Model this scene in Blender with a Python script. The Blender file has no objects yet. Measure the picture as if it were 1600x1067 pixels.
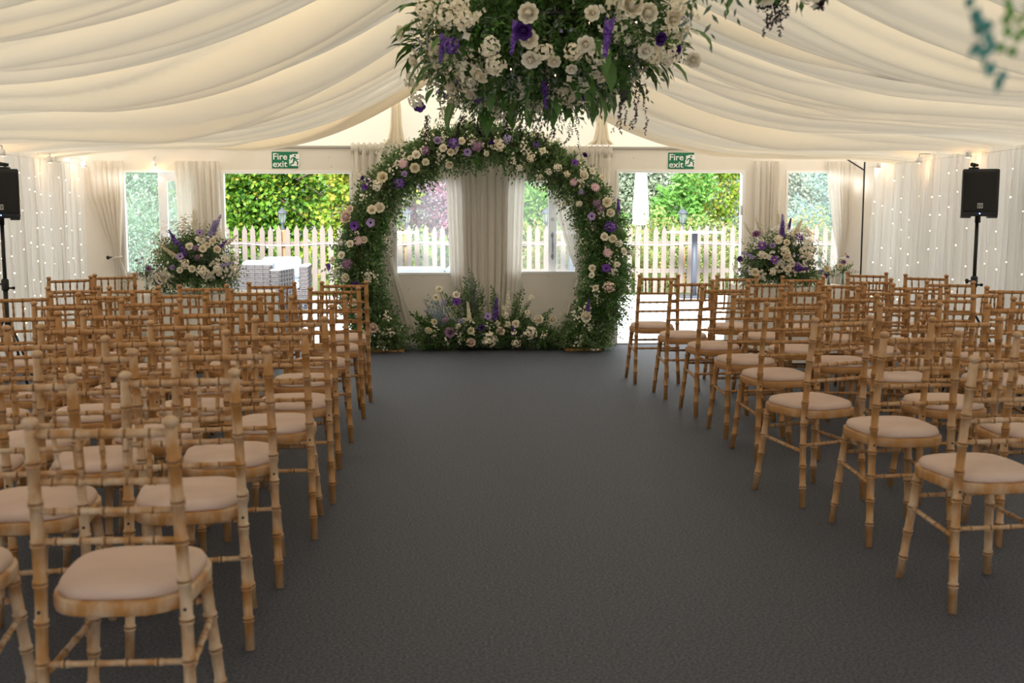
import bpy, math, random
import numpy as np
from mathutils import Vector, Matrix, Quaternion
random.seed(7)
rng = np.random.default_rng(7)
S = bpy.context.scene
COL = S.collection
R = math.radians

# ------------------------------------------------------------------ camera, sky, exposure
FPX = 1700.0
CAM = Vector((-0.31, 0.0, 1.39)); YAW = R(-3.0); PIT = math.atan(193.5 / FPX)
cd = bpy.data.cameras.new('camera'); cam = bpy.data.objects.new('camera', cd); COL.objects.link(cam)
cam.location = CAM; cam.rotation_euler = (R(90) - PIT, 0, YAW)
cd.sensor_width = 36.0; cd.lens = 36.0 * FPX / 1600.0
cd.clip_start = 0.05; cd.clip_end = 300
cd.dof.use_dof = True; cd.dof.focus_distance = 11.2; cd.dof.aperture_fstop = 4.5
S.camera = cam

W = bpy.data.worlds.new('overcast'); S.world = W; W.use_nodes = True
wn = W.node_tree.nodes; wl = W.node_tree.links
bg = wn['Background']; bg.inputs['Color'].default_value = (0.93, 0.97, 1.0, 1); bg.inputs['Strength'].default_value = 2.1

sun = bpy.data.lights.new('veiled_sun', 'SUN'); so = bpy.data.objects.new('veiled_sun', sun); COL.objects.link(so)
sun.energy = 8.5; sun.angle = R(18); sun.color = (1, 0.97, 0.93); so.rotation_euler = (R(62), 0, R(-12))

S.view_settings.view_transform = 'Standard'; S.view_settings.look = 'None'
S.view_settings.gamma = 1.0; S.view_settings.use_curve_mapping = False
S.view_settings.exposure = 0.60
S.cycles.use_denoising = True
S.cycles.max_bounces = 10; S.cycles.diffuse_bounces = 6; S.cycles.transparent_max_bounces = 16
S.cycles.sample_clamp_indirect = 6.0

def P(x, y, Y):
    """a point of the photograph placed at depth Y"""
    fw = Vector((-math.sin(YAW) * math.cos(PIT), math.cos(YAW) * math.cos(PIT), -math.sin(PIT)))
    rt = Vector((math.cos(YAW), math.sin(YAW), 0)); up = rt.cross(fw)
    d = fw + rt * ((x - 800) / FPX) - up * ((y - 533.5) / FPX)
    return CAM + d * (Y / d.y)

# ------------------------------------------------------------------ materials
MATS = {}
def mat(name, col, rough=0.6, spec=0.3, var=None, trans=0.0, noise=None, bump=None, island=None, emit=None, metal=0.0, sheen=0.0, objcol=None):
    """var: second colour mixed by object random; island: list of colours picked per mesh island; noise: (scale, colour2, stretch)"""
    if name in MATS: return MATS[name]
    m = bpy.data.materials.new(name); m.use_nodes = True
    n = m.node_tree.nodes; l = m.node_tree.links
    b = n['Principled BSDF']; out = n['Material Output']
    b.inputs['Roughness'].default_value = rough; b.inputs['Specular IOR Level'].default_value = spec
    b.inputs['Metallic'].default_value = metal
    if sheen: b.inputs['Sheen Weight'].default_value = sheen
    rgb = n.new('ShaderNodeRGB'); rgb.outputs[0].default_value = (*col, 1); c = rgb.outputs[0]
    if island:
        g = n.new('ShaderNodeNewGeometry'); cr = n.new('ShaderNodeValToRGB')
        e = cr.color_ramp.elements
        while len(e) < len(island): e.new(0.5)
        for i, k in enumerate(island):
            e[i].position = i / (len(island) - 1); e[i].color = (*k, 1)
        l.new(g.outputs['Random Per Island'], cr.inputs[0]); c = cr.outputs[0]
    if var:
        oi = n.new('ShaderNodeObjectInfo'); mx = n.new('ShaderNodeMixRGB'); mx.inputs[2].default_value = (*var, 1)
        l.new(oi.outputs['Random'], mx.inputs[0]); l.new(c, mx.inputs[1]); c = mx.outputs[0]
    tc = n.new('ShaderNodeTexCoord')
    if noise:
        sc, c2, st = noise[:3]
        mp = n.new('ShaderNodeMapping'); mp.inputs['Scale'].default_value = st
        nz = n.new('ShaderNodeTexNoise'); nz.inputs['Scale'].default_value = sc; nz.inputs['Detail'].default_value = 5
        rp = n.new('ShaderNodeValToRGB'); rp.color_ramp.elements[0].position = 0.38; rp.color_ramp.elements[1].position = 0.64
        mx = n.new('ShaderNodeMixRGB'); mx.inputs[2].default_value = (*c2, 1)
        l.new(tc.outputs['Object'], mp.inputs[0]); l.new(mp.outputs[0], nz.inputs[0]); l.new(nz.outputs[0], rp.inputs[0])
        fac = rp.outputs[0]
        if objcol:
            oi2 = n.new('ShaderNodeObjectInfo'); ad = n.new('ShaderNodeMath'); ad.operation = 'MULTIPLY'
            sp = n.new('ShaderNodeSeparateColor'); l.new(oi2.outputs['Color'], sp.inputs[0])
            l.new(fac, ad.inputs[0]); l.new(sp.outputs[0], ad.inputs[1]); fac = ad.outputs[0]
        l.new(fac, mx.inputs[0]); l.new(c, mx.inputs[1]); c = mx.outputs[0]
    l.new(c, b.inputs['Base Color'])
    if bump:
        nb = n.new('ShaderNodeTexNoise'); nb.inputs['Scale'].default_value = bump[0]; nb.inputs['Detail'].default_value = 3
        bp = n.new('ShaderNodeBump'); bp.inputs['Strength'].default_value = bump[1]; bp.inputs['Distance'].default_value = bump[2]
        l.new(tc.outputs['Object'], nb.inputs[0]); l.new(nb.outputs[0], bp.inputs['Height']); l.new(bp.outputs[0], b.inputs['Normal'])
    if emit:
        b.inputs['Emission Color'].default_value = (*emit[0], 1); b.inputs['Emission Strength'].default_value = emit[1]
    if trans:
        t = n.new('ShaderNodeBsdfTranslucent'); l.new(c, t.inputs[0])
        ms = n.new('ShaderNodeMixShader'); ms.inputs[0].default_value = trans
        l.new(b.outputs[0], ms.inputs[1]); l.new(t.outputs[0], ms.inputs[2]); l.new(ms.outputs[0], out.inputs[0])
    MATS[name] = m
    return m

def glass_mat(name, haze=0.06, tint=(1, 1, 1)):
    m = bpy.data.materials.new(name); m.use_nodes = True; n = m.node_tree.nodes; l = m.node_tree.links
    n.clear(); out = n.new('ShaderNodeOutputMaterial')
    tr = n.new('ShaderNodeBsdfTransparent'); tr.inputs[0].default_value = (*tint, 1)
    gl = n.new('ShaderNodeBsdfGlossy'); gl.inputs['Roughness'].default_value = 0.03
    df = n.new('ShaderNodeBsdfTranslucent'); df.inputs[0].default_value = (0.9, 0.95, 0.97, 1)
    a = n.new('ShaderNodeMixShader'); a.inputs[0].default_value = haze
    b = n.new('ShaderNodeMixShader'); b.inputs[0].default_value = 0.04
    l.new(tr.outputs[0], a.inputs[1]); l.new(df.outputs[0], a.inputs[2])
    l.new(a.outputs[0], b.inputs[1]); l.new(gl.outputs[0], b.inputs[2]); l.new(b.outputs[0], out.inputs[0])
    return m

def fabric_mat(name, col, trans, clear=0.0, wrinkle=None, smudges=()):
    """thin cloth: reflects, lets light through, and (clear) is see-through between the threads"""
    m = bpy.data.materials.new(name); m.use_nodes = True; n = m.node_tree.nodes; l = m.node_tree.links
    n.clear(); out = n.new('ShaderNodeOutputMaterial')
    d = n.new('ShaderNodeBsdfDiffuse'); d.inputs[0].default_value = (*col, 1)
    t = n.new('ShaderNodeBsdfTranslucent'); t.inputs[0].default_value = (*col, 1)
    a = n.new('ShaderNodeMixShader'); a.inputs[0].default_value = trans
    l.new(d.outputs[0], a.inputs[1]); l.new(t.outputs[0], a.inputs[2]); last = a.outputs[0]
    if wrinkle:
        tc = n.new('ShaderNodeTexCoord'); mp = n.new('ShaderNodeMapping'); mp.inputs['Scale'].default_value = wrinkle[1]
        nz = n.new('ShaderNodeTexNoise'); nz.inputs['Scale'].default_value = wrinkle[0]; nz.inputs['Detail'].default_value = 4
        bp = n.new('ShaderNodeBump'); bp.inputs['Strength'].default_value = wrinkle[2]; bp.inputs['Distance'].default_value = 0.02
        l.new(tc.outputs['Object'], mp.inputs[0]); l.new(mp.outputs[0], nz.inputs[0]); l.new(nz.outputs[0], bp.inputs['Height'])
        l.new(bp.outputs[0], d.inputs['Normal'])
    if smudges:                                             # grey damp marks on the cloth
        tc = n.new('ShaderNodeTexCoord'); nz = n.new('ShaderNodeTexNoise'); nz.inputs['Scale'].default_value = 14
        l.new(tc.outputs['Object'], nz.inputs[0]); prev = None
        for (sx, sy, rx, ry, k) in smudges:
            mp = n.new('ShaderNodeMapping'); mp.vector_type = 'POINT'; mp.inputs['Location'].default_value = (-sx / rx, -sy / ry, 0); mp.inputs['Scale'].default_value = (1 / rx, 1 / ry, 0)
            ln = n.new('ShaderNodeVectorMath'); ln.operation = 'LENGTH'; mr = n.new('ShaderNodeMapRange')
            mr.inputs[1].default_value = 0.1; mr.inputs[2].default_value = 1.0; mr.inputs[3].default_value = k; mr.inputs[4].default_value = 0.0
            l.new(tc.outputs['Object'], mp.inputs[0]); l.new(mp.outputs[0], ln.inputs[0]); l.new(ln.outputs['Value'], mr.inputs[0])
            ml = n.new('ShaderNodeMath'); ml.operation = 'MULTIPLY'; l.new(mr.outputs[0], ml.inputs[0]); l.new(nz.outputs[0], ml.inputs[1])
            if prev is None: prev = ml.outputs[0]
            else:
                ad = n.new('ShaderNodeMath'); ad.operation = 'ADD'; l.new(prev, ad.inputs[0]); l.new(ml.outputs[0], ad.inputs[1]); prev = ad.outputs[0]
        for sh in (d, t):
            mx = n.new('ShaderNodeMixRGB'); mx.inputs[1].default_value = sh.inputs[0].default_value; mx.inputs[2].default_value = (0.16, 0.15, 0.14, 1)
            l.new(prev, mx.inputs[0]); l.new(mx.outputs[0], sh.inputs[0])
    if clear:
        tr = n.new('ShaderNodeBsdfTransparent'); b = n.new('ShaderNodeMixShader'); b.inputs[0].default_value = clear
        l.new(last, b.inputs[1]); l.new(tr.outputs[0], b.inputs[2]); last = b.outputs[0]
    l.new(last, out.inputs[0]); MATS[name] = m
    return m

M_carpet = mat('carpet', (0.027, 0.030, 0.039), 0.58, 0.28, noise=(95, (0.104, 0.114, 0.146), (1, 1.25, 1)), bump=(200, 0.5, 0.01))
M_lining = fabric_mat('cream_lining', (0.85, 0.765, 0.615), 0.145, wrinkle=(3.0, (0.3, 2.2, 1), 0.25), smudges=((2.25, 6.35, 0.24, 0.10, 1.6), (-2.05, 6.9, 0.45, 0.05, 1.5), (2.5, 6.05, 0.8, 0.03, 0.7)))
M_gable = fabric_mat('cream_gable', (0.86, 0.785, 0.655), 0.31)
M_panel = mat('cream_panel', (0.78, 0.725, 0.655), 0.55, 0.3, noise=(3, (0.74, 0.685, 0.61), (1, 1, 1)))
M_side = fabric_mat('white_wall_sheet', (0.88, 0.87, 0.85), 0.38)
M_drape = fabric_mat('cream_voile', (0.86, 0.82, 0.755), 0.42, clear=0.04)
M_sheer = fabric_mat('sheer_voile', (0.90, 0.89, 0.87), 0.45, clear=0.16)
M_white = mat('white_paint', (0.86, 0.86, 0.86), 0.4, 0.4)
M_whiteframe = mat('white_frame', (0.84, 0.83, 0.82), 0.4, 0.4)
M_glass = glass_mat('window_glass', 0.045)
M_clear = glass_mat('vase_glass', 0.12, (0.93, 0.96, 0.95))
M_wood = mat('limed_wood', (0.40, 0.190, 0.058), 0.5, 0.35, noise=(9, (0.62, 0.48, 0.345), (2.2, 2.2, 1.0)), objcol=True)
M_groove = mat('dark_groove', (0.24, 0.125, 0.055), 0.7, 0.2)
M_bam = [M_wood, M_groove]
M_cush = mat('beige_cushion', (0.62, 0.46, 0.385), 0.9, 0.1, var=(0.64, 0.50, 0.43), bump=(900, 0.15, 0.003), noise=(5, (0.56, 0.42, 0.35), (1, 1, 1)))
M_black = mat('black_plastic', (0.012, 0.012, 0.013), 0.5, 0.4)
M_grille = mat('black_grille', (0.018, 0.017, 0.016), 0.7, 0.3, bump=(400, 0.6, 0.004))
M_steel = mat('grey_badge', (0.42, 0.40, 0.37), 0.4, 0.5)
M_green_sign = mat('sign_green', (0.0, 0.16, 0.075), 0.4, 0.4)
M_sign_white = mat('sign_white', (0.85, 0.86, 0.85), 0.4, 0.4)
M_orangewood = mat('varnished_wood', (0.42, 0.17, 0.035), 0.35, 0.5, noise=(12, (0.30, 0.11, 0.02), (1, 6, 6)))
M_linen = mat('white_linen', (0.86, 0.83, 0.79), 0.85, 0.15, trans=0.1)
M_picket = mat('whitewashed_picket', (0.20, 0.182, 0.163), 0.8, 0.15, var=(0.18, 0.142, 0.12), noise=(5, (0.17, 0.145, 0.127), (8, 8, 1)))
M_post = mat('raw_timber', (0.36, 0.19, 0.10), 0.8, 0.15, noise=(5, (0.42, 0.25, 0.14), (8, 8, 1)))
M_slab = mat('pale_paving', (0.86, 0.86, 0.86), 0.8, 0.2, var=(0.78, 0.78, 0.80), noise=(4, (0.8, 0.79, 0.77), (1, 1, 1)))
M_earth = mat('garden_soil', (0.16, 0.17, 0.07), 1.0, 0.0, noise=(2.5, (0.10, 0.16, 0.04), (1, 1, 1)))
M_rattan = mat('grey_rattan', (0.115, 0.106, 0.107), 0.6, 0.3, noise=(40, (0.075, 0.068, 0.07), (1, 1, 1)))
M_rest = mat('pale_arm_rest', (0.40, 0.40, 0.41), 0.6, 0.3)
M_pale_cushion = mat('pale_blue_cushion', (0.30, 0.345, 0.39), 0.9, 0.1)
M_lantern = mat('lantern_grey', (0.05, 0.06, 0.08), 0.5, 0.4)
M_lampglass = glass_mat('lantern_glass', 0.35)
M_bulb = mat('warm_bulb', (1, 0.8, 0.5), 0.5, 0.3, emit=((1.0, 0.62, 0.28), 14.0))
M_fairy = mat('fairy_bulb', (1, 0.85, 0.6), 0.5, 0.3, emit=((1.0, 0.74, 0.42), 4.0))
M_redbulb = mat('cloud_bulb', (1, 0.5, 0.4), 0.5, 0.3, emit=((1.0, 0.45, 0.30), 6.0))
M_wire = mat('clear_wire', (0.55, 0.50, 0.44), 0.5, 0.3)
M_blue = mat('blue_led', (0.2, 0.3, 1), 0.4, 0.3, emit=((0.25, 0.4, 1.0), 6.0))

def leafmat(name, cols, trans=0.25, rough=0.5): return mat(name, cols[0], rough, 0.3, island=cols, trans=trans)
L_arch = leafmat('arch_leaves', [(0.06, 0.13, 0.036), (0.11, 0.20, 0.06), (0.20, 0.28, 0.11), (0.075, 0.15, 0.045), (0.27, 0.34, 0.19)])
L_fresh = leafmat('fresh_leaves', [(0.05, 0.17, 0.025), (0.10, 0.28, 0.04), (0.07, 0.21, 0.03)])
L_sage = leafmat('sage_leaves', [(0.16, 0.21, 0.16), (0.22, 0.28, 0.22), (0.12, 0.18, 0.11)])
L_blue = leafmat('eucalyptus_leaves', [(0.28, 0.35, 0.40), (0.36, 0.44, 0.50), (0.24, 0.30, 0.34)])
L_cloud = leafmat('cloud_leaves', [(0.035, 0.085, 0.020), (0.065, 0.14, 0.03), (0.12, 0.21, 0.055), (0.045, 0.10, 0.028)])
L_big = mat('large_leaf', (0.05, 0.13, 0.025), 0.4, 0.4, var=(0.11, 0.24, 0.05), trans=0.2)
L_blossom = leafmat('white_blossom', [(0.88, 0.84, 0.72), (0.84, 0.77, 0.58), (0.90, 0.88, 0.82)], 0.25, 0.7)
L_lilac = leafmat('lilac_blossom', [(0.40, 0.34, 0.62), (0.52, 0.46, 0.70), (0.33, 0.28, 0.52)], 0.2, 0.7)
L_purple = leafmat('purple_florets', [(0.07, 0.02, 0.20), (0.16, 0.06, 0.38), (0.26, 0.14, 0.50), (0.10, 0.03, 0.26)], 0.15, 0.6)
L_dark = leafmat('dark_catkins', [(0.035, 0.022, 0.032), (0.07, 0.04, 0.06), (0.05, 0.03, 0.05)], 0.05, 0.8)
L_stem = mat('stem', (0.10, 0.11, 0.045), 0.7, 0.2)
L_bark = mat('bark', (0.10, 0.075, 0.055), 0.9, 0.1, noise=(6, (0.06, 0.045, 0.035), (1, 1, 0.3)))
F_cream = mat('cream_petals', (0.80, 0.70, 0.48), 0.7, 0.2, var=(0.84, 0.76, 0.58), trans=0.15)
F_white = mat('white_petals', (0.90, 0.85, 0.73), 0.7, 0.2, var=(0.88, 0.80, 0.62), trans=0.22)
F_pink = mat('pink_petals', (0.72, 0.45, 0.58), 0.7, 0.2, var=(0.78, 0.52, 0.62), trans=0.15)
F_blush = mat('blush_petals', (0.80, 0.63, 0.55), 0.7, 0.2, var=(0.78, 0.60, 0.50), trans=0.15)
F_purple = mat('purple_petals', (0.10, 0.028, 0.26), 0.6, 0.25, var=(0.18, 0.06, 0.38), trans=0.12)
F_deep = mat('deep_purple_petals', (0.055, 0.014, 0.15), 0.6, 0.25, var=(0.10, 0.03, 0.24), trans=0.12)
F_lilac = mat('lilac_petals', (0.38, 0.28, 0.58), 0.7, 0.2, var=(0.46, 0.34, 0.60), trans=0.15)
F_mauve = mat('mauve_petals', (0.30, 0.15, 0.28), 0.7, 0.2, var=(0.38, 0.22, 0.36), trans=0.15)
F_yellow = mat('flower_heart', (0.75, 0.55, 0.12), 0.8, 0.1)
F_darkheart = mat('dark_heart', (0.015, 0.01, 0.02), 0.8, 0.1)

# ------------------------------------------------------------------ mesh helpers
class MB:
    def __init__(s): s.v = []; s.f = []; s.mi = []; s.sm = []
    def add(s, v, f, mi=0, smooth=False):
        o = len(s.v); s.v += [tuple(p) for p in v]
        for q in f: s.f.append(tuple(i + o for i in q)); s.mi.append(mi); s.sm.append(smooth)
    def box(s, x0, x1, y0, y1, z0, z1, mi=0, mtx=None):
        v = [Vector(p) for p in ((x0, y0, z0), (x1, y0, z0), (x1, y1, z0), (x0, y1, z0), (x0, y0, z1), (x1, y0, z1), (x1, y1, z1), (x0, y1, z1))]
        if mtx: v = [mtx @ p for p in v]
        s.add(v, [(0, 3, 2, 1), (4, 5, 6, 7), (0, 1, 5, 4), (1, 2, 6, 5), (2, 3, 7, 6), (3, 0, 4, 7)], mi)
    def bevbox(s, x0, x1, y0, y1, z0, z1, b, mi=0, mtx=None):
        """a box with chamfered edges"""
        v = []; X = (x0, x1); Y = (y0, y1); Z = (z0, z1); idx = {}
        for i in (0, 1):
            for j in (0, 1):
                for k in (0, 1):
                    sx, sy, sz = (b if i == 0 else -b), (b if j == 0 else -b), (b if k == 0 else -b)
                    for a, p in enumerate(((X[i], Y[j] + sy, Z[k] + sz), (X[i] + sx, Y[j], Z[k] + sz), (X[i] + sx, Y[j] + sy, Z[k]))):
                        idx[i, j, k, a] = len(v); v.append(Vector(p))
        f = []
        for i in (0, 1):
            q = [idx[i, 0, 0, 0], idx[i, 1, 0, 0], idx[i, 1, 1, 0], idx[i, 0, 1, 0]]; f.append(q if i else q[::-1])
            q = [idx[0, i, 0, 1], idx[1, i, 0, 1], idx[1, i, 1, 1], idx[0, i, 1, 1]]; f.append(q[::-1] if i else q)
            q = [idx[0, 0, i, 2], idx[1, 0, i, 2], idx[1, 1, i, 2], idx[0, 1, i, 2]]; f.append(q if i else q[::-1])
        for i in (0, 1):
            for j in (0, 1):
                f.append([idx[i, j, 0, 0], idx[i, j, 0, 1], idx[i, j, 1, 1], idx[i, j, 1, 0]])
                f.append([idx[i, 0, j, 0], idx[i, 0, j, 2], idx[i, 1, j, 2], idx[i, 1, j, 0]])
                f.append([idx[0, i, j, 1], idx[0, i, j, 2], idx[1, i, j, 2], idx[1, i, j, 1]])
                for k in (0, 1): f.append([idx[i, j, k, 0], idx[i, j, k, 1], idx[i, j, k, 2]])
        if mtx: v = [mtx @ p for p in v]
        s.add(v, f, mi)
    def tube(s, pts, rad, n=8, mi=0, cap=True, smooth=True):
        pts = [Vector(p) for p in pts]; k = len(pts)
        if not hasattr(rad, '__len__'): rad = [rad] * k
        v = []; ref = None
        for i, p in enumerate(pts):
            t = (pts[min(i + 1, k - 1)] - pts[max(i - 1, 0)])
            t = t.normalized() if t.length > 1e-9 else Vector((0, 0, 1))
            if ref is None: ref = t.orthogonal().normalized()
            ref = (ref - t * ref.dot(t)); ref = ref.normalized() if ref.length > 1e-6 else t.orthogonal().normalized()
            b = t.cross(ref)
            for a in range(n):
                th = 2 * math.pi * a / n
                v.append(p + (ref * math.cos(th) + b * math.sin(th)) * rad[i])
        f = [(i * n + a, i * n + (a + 1) % n, (i + 1) * n + (a + 1) % n, (i + 1) * n + a) for i in range(k - 1) for a in range(n)]
        s.add(v, f, mi, smooth)
        if cap:
            o = len(s.v) - len(v)
            s.f.append(tuple(o + a for a in range(n))[::-1]); s.mi.append(mi); s.sm.append(False)
            s.f.append(tuple(o + (k - 1) * n + a for a in range(n))); s.mi.append(mi); s.sm.append(False)
    def lathe(s, prof, n=16, mi=0, c=(0, 0, 0), smooth=True):
        s.tube([(c[0], c[1], c[2] + z + i * 1e-6) for i, (r, z) in enumerate(prof)], [max(r, 1e-4) for r, z in prof], n, mi, True, smooth)
    def mesh(s, name, mats):
        me = bpy.data.meshes.new(name); me.from_pydata(s.v, [], s.f)
        for m in (mats if isinstance(mats, (list, tuple)) else [mats]): me.materials.append(m)
        me.polygons.foreach_set('material_index', s.mi); me.polygons.foreach_set('use_smooth', s.sm); me.update()
        return me
    def obj(s, name, mats, parent=None, loc=(0, 0, 0), rotz=0):
        return link(name, s.mesh(name, mats), parent, loc, rotz)

def link(name, me, parent=None, loc=(0, 0, 0), rotz=0):
    o = bpy.data.objects.new(name, me); COL.objects.link(o)
    o.location = loc; o.rotation_euler = (0, 0, rotz)
    if parent: o.parent = parent
    return o
def quads(name, V, Fq, mats, parent=None, smooth=True, mi=None, loc=(0, 0, 0)):
    me = bpy.data.meshes.new(name); V = np.asarray(V, np.float32); Fq = np.asarray(Fq, np.int32)
    me.vertices.add(len(V)); me.vertices.foreach_set('co', V.ravel())
    me.loops.add(Fq.size); me.loops.foreach_set('vertex_index', Fq.ravel())
    me.polygons.add(len(Fq)); me.polygons.foreach_set('loop_start', np.arange(0, Fq.size, 4, dtype=np.int32))
    me.polygons.foreach_set('use_smooth', np.full(len(Fq), smooth))
    for m in (mats if isinstance(mats, (list, tuple)) else [mats]): me.materials.append(m)
    if mi is not None: me.polygons.foreach_set('material_index', np.asarray(mi, np.int32))
    me.update(calc_edges=True); me.validate()
    return link(name, me, parent, loc)
def thing(name, label, cat, loc=(0, 0, 0), rotz=0, group=None):
    return tag(link(name, None, None, loc, rotz), label, cat, group)
def tag(o, label, cat, group=None):
    o['label'] = label; o['category'] = cat
    if group: o['group'] = group
    return o
def stuff(o): o['kind'] = 'stuff'; return o
def structure(o): o['kind'] = 'structure'; return o
def copy_tree(o, parent=None):
    c = o.copy(); COL.objects.link(c)
    if parent: c.parent = parent
    for ch in list(o.children): copy_tree(ch, c)
    return c
def nrm(a): return a / np.maximum(np.linalg.norm(a, axis=-1, keepdims=True), 1e-9)
def rand_dirs(n): return nrm(rng.normal(size=(n, 3)))

def leaves(pos, dr, nr, ln, wd):
    """folded pointed leaves: 5 vertices, two quads each"""
    pos = np.asarray(pos); dr = nrm(np.asarray(dr)); sd = nrm(np.cross(dr, nr)); up = np.cross(sd, dr)
    ln = np.broadcast_to(ln, (len(pos),))[:, None]; wd = np.broadcast_to(wd, (len(pos),))[:, None]
    b = pos; t = pos + dr * ln - up * ln * 0.12; m = pos + dr * ln * 0.5 - up * wd * 0.1
    lf = pos + dr * ln * 0.45 + sd * wd * 0.5 + up * wd * 0.12; rg = pos + dr * ln * 0.45 - sd * wd * 0.5 + up * wd * 0.12
    V = np.stack([b, lf, t, rg, m], 1).reshape(-1, 3)
    k = np.arange(len(pos))[:, None] * 5
    return V, np.concatenate([k + [0, 1, 2, 4], k + [0, 4, 2, 3]], 0)
def sprigs(base, dr, length, nl, ll, lw, droop=0.25, spread=0.9):
    """leafy stems: alternate leaves along a drooping axis"""
    base = np.asarray(base); n = len(base); dr = nrm(np.asarray(dr))
    length = np.broadcast_to(length, (n,))
    t = np.linspace(0.12, 1.0, nl)
    sd = nrm(np.cross(dr, rand_dirs(n)))
    ax = base[:, None, :] + dr[:, None, :] * (t[None, :, None] * length[:, None, None])
    ax[..., 2] -= droop * (t[None, :] ** 2) * length[:, None]
    sgn = np.where(np.arange(nl) % 2 == 0, 1.0, -1.0); sgn[-1] = 0.0
    ld = dr[:, None, :] * 0.75 + sd[:, None, :] * sgn[None, :, None] * spread + rng.normal(size=(n, nl, 3)) * 0.22
    ld[..., 2] -= droop * t[None, :] * 1.2
    upv = np.cross(sd, dr)[:, None, :] + rng.normal(size=(n, nl, 3)) * 0.35
    sz = (1.0 - 0.35 * t)[None, :] * rng.uniform(0.75, 1.25, size=(n, nl))
    return leaves(ax.reshape(-1, 3), ld.reshape(-1, 3), upv.reshape(-1, 3), (ll * sz).ravel(), (lw * sz).ravel())
def merge(*vf):
    V = []; Fc = []; o = 0
    for v, f in vf: V.append(v); Fc.append(f + o); o += len(v)
    return np.concatenate(V), np.concatenate(Fc)
def florets(pos, nr, size):
    """little four-petalled blossoms"""
    pos = np.asarray(pos); n = len(pos); nr = nrm(np.asarray(nr)); a = nrm(np.cross(nr, rand_dirs(n))); b = np.cross(nr, a)
    size = np.broadcast_to(size, (n,)); out = []
    for q in range(4):
        th = q * math.pi / 2
        d = a * math.cos(th) + b * math.sin(th) + nr * 0.35
        out.append(leaves(pos, d, nr, size, size * 0.95))
    return merge(*out)

# ------------------------------------------------------------------ flower templates (+Z is the face of the flower)
def petal(mb, ang, half, prof, mi=0, n=2, cup=0.0):
    """prof: list of (r, z, widthfactor)"""
    k = len(prof); v = []
    for r, z, w in prof:
        for u in range(-n, n + 1):
            a = ang + half * w * u / n; rr = r * (1 - cup * (u / n) ** 2)
            v.append((rr * math.cos(a), rr * math.sin(a), z + abs(u / n) ** 2 * cup * r * 0.6))
    m = 2 * n + 1
    mb.add(v, [(i * m + j, i * m + j + 1, (i + 1) * m + j + 1, (i + 1) * m + j) for i in range(k - 1) for j in range(m - 1)], mi, True)
def rose_mesh(name, m, opened=1.0, layers=5):
    mb = MB()
    for k in range(layers):
        f = k / (layers - 1); n = 3 + k
        for j in range(n):
            a = 2 * math.pi * (j + 0.5 * (k % 2)) / n + 0.5 * k
            r = 0.13 + 0.60 * f; h = 0.74 - 0.44 * f * opened
            jz = random.uniform(-0.05, 0.06); jr = random.uniform(0.93, 1.07)
            petal(mb, a, math.pi / n * 1.30, [(0.04 + 0.08 * f, -0.25, 0.6), (r * 0.80 * jr, h * 0.40, 1.0), (r * 1.02 * jr, h * 0.88 + jz, 1.0), (r * jr + 0.26 * f * opened - 0.13 * (1 - f), h + 0.03 + jz - 0.12 * f * opened, 0.66)], 0, 2, 0.10)
    return mb.mesh(name, m)
def anemone_mesh(name, m, heart):
    mb = MB()
    for k, n, r in ((0, 5, 1.0), (1, 5, 0.8)):
        for j in range(n):
            petal(mb, 2 * math.pi * (j + 0.5 * k) / n, 0.75, [(0.08, 0.0 + 0.05 * k, 0.7), (0.5 * r, 0.22 + 0.1 * k, 1.0), (0.85 * r, 0.42 + 0.1 * k, 0.85), (1.0 * r, 0.44 + 0.1 * k, 0.4)], 0, 1, 0.05)
    mb.lathe([(0.0, 0.08), (0.2, 0.12), (0.22, 0.22), (0.12, 0.3), (0, 0.32)], 8, 1)
    return mb.mesh(name, [m, heart])
def daisy_mesh(name, m, heart):
    mb = MB()
    for k, n, r in ((0, 13, 1.0), (1, 11, 0.72)):
        for j in range(n):
            petal(mb, 2 * math.pi * (j + 0.5 * k) / n, 0.2, [(0.12, 0.05 + 0.1 * k, 0.8), (0.6 * r, 0.16 + 0.16 * k, 1.0), (1.0 * r, 0.12 + 0.2 * k, 0.45)], 0, 1)
    mb.lathe([(0.0, 0.1), (0.2, 0.14), (0.2, 0.24), (0.1, 0.3), (0, 0.31)], 8, 1)
    return mb.mesh(name, [m, heart])
def npmesh(name, V, Fq, m):
    o = quads(name, V, Fq, m); me = o.data; bpy.data.objects.remove(o); return me
def spike_mesh(name, m, n=46, r0=0.085, r1=0.03):
    t = np.linspace(0.03, 1, n) ** 0.92; a = np.arange(n) * 2.4 + rng.normal(size=n) * 0.2
    rr = (r0 + (r1 - r0) * t) * rng.uniform(0.8, 1.2, n)
    nr = np.stack([np.cos(a), np.sin(a), 0.25 + 0 * a], 1)
    return npmesh(name, *florets(np.stack([np.cos(a) * rr, np.sin(a) * rr, t], 1), nr, 0.105 * (1.2 - 0.7 * t) * rng.uniform(0.8, 1.2, n)), m)
def ball_mesh(name, m, n=34):
    i = np.arange(n) + 0.5; ph = np.arccos(1 - 1.5 * i / n); th = math.pi * (1 + 5 ** 0.5) * i
    d = np.stack([np.cos(th) * np.sin(ph), np.sin(th) * np.sin(ph), np.cos(ph)], 1)
    return npmesh(name, *florets(d * rng.uniform(0.55, 0.98, (n, 1)) + rng.normal(size=(n, 3)) * 0.08, d + rng.normal(size=(n, 3)) * 0.25, 0.32 * rng.uniform(0.8, 1.15, n)), m)
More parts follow.
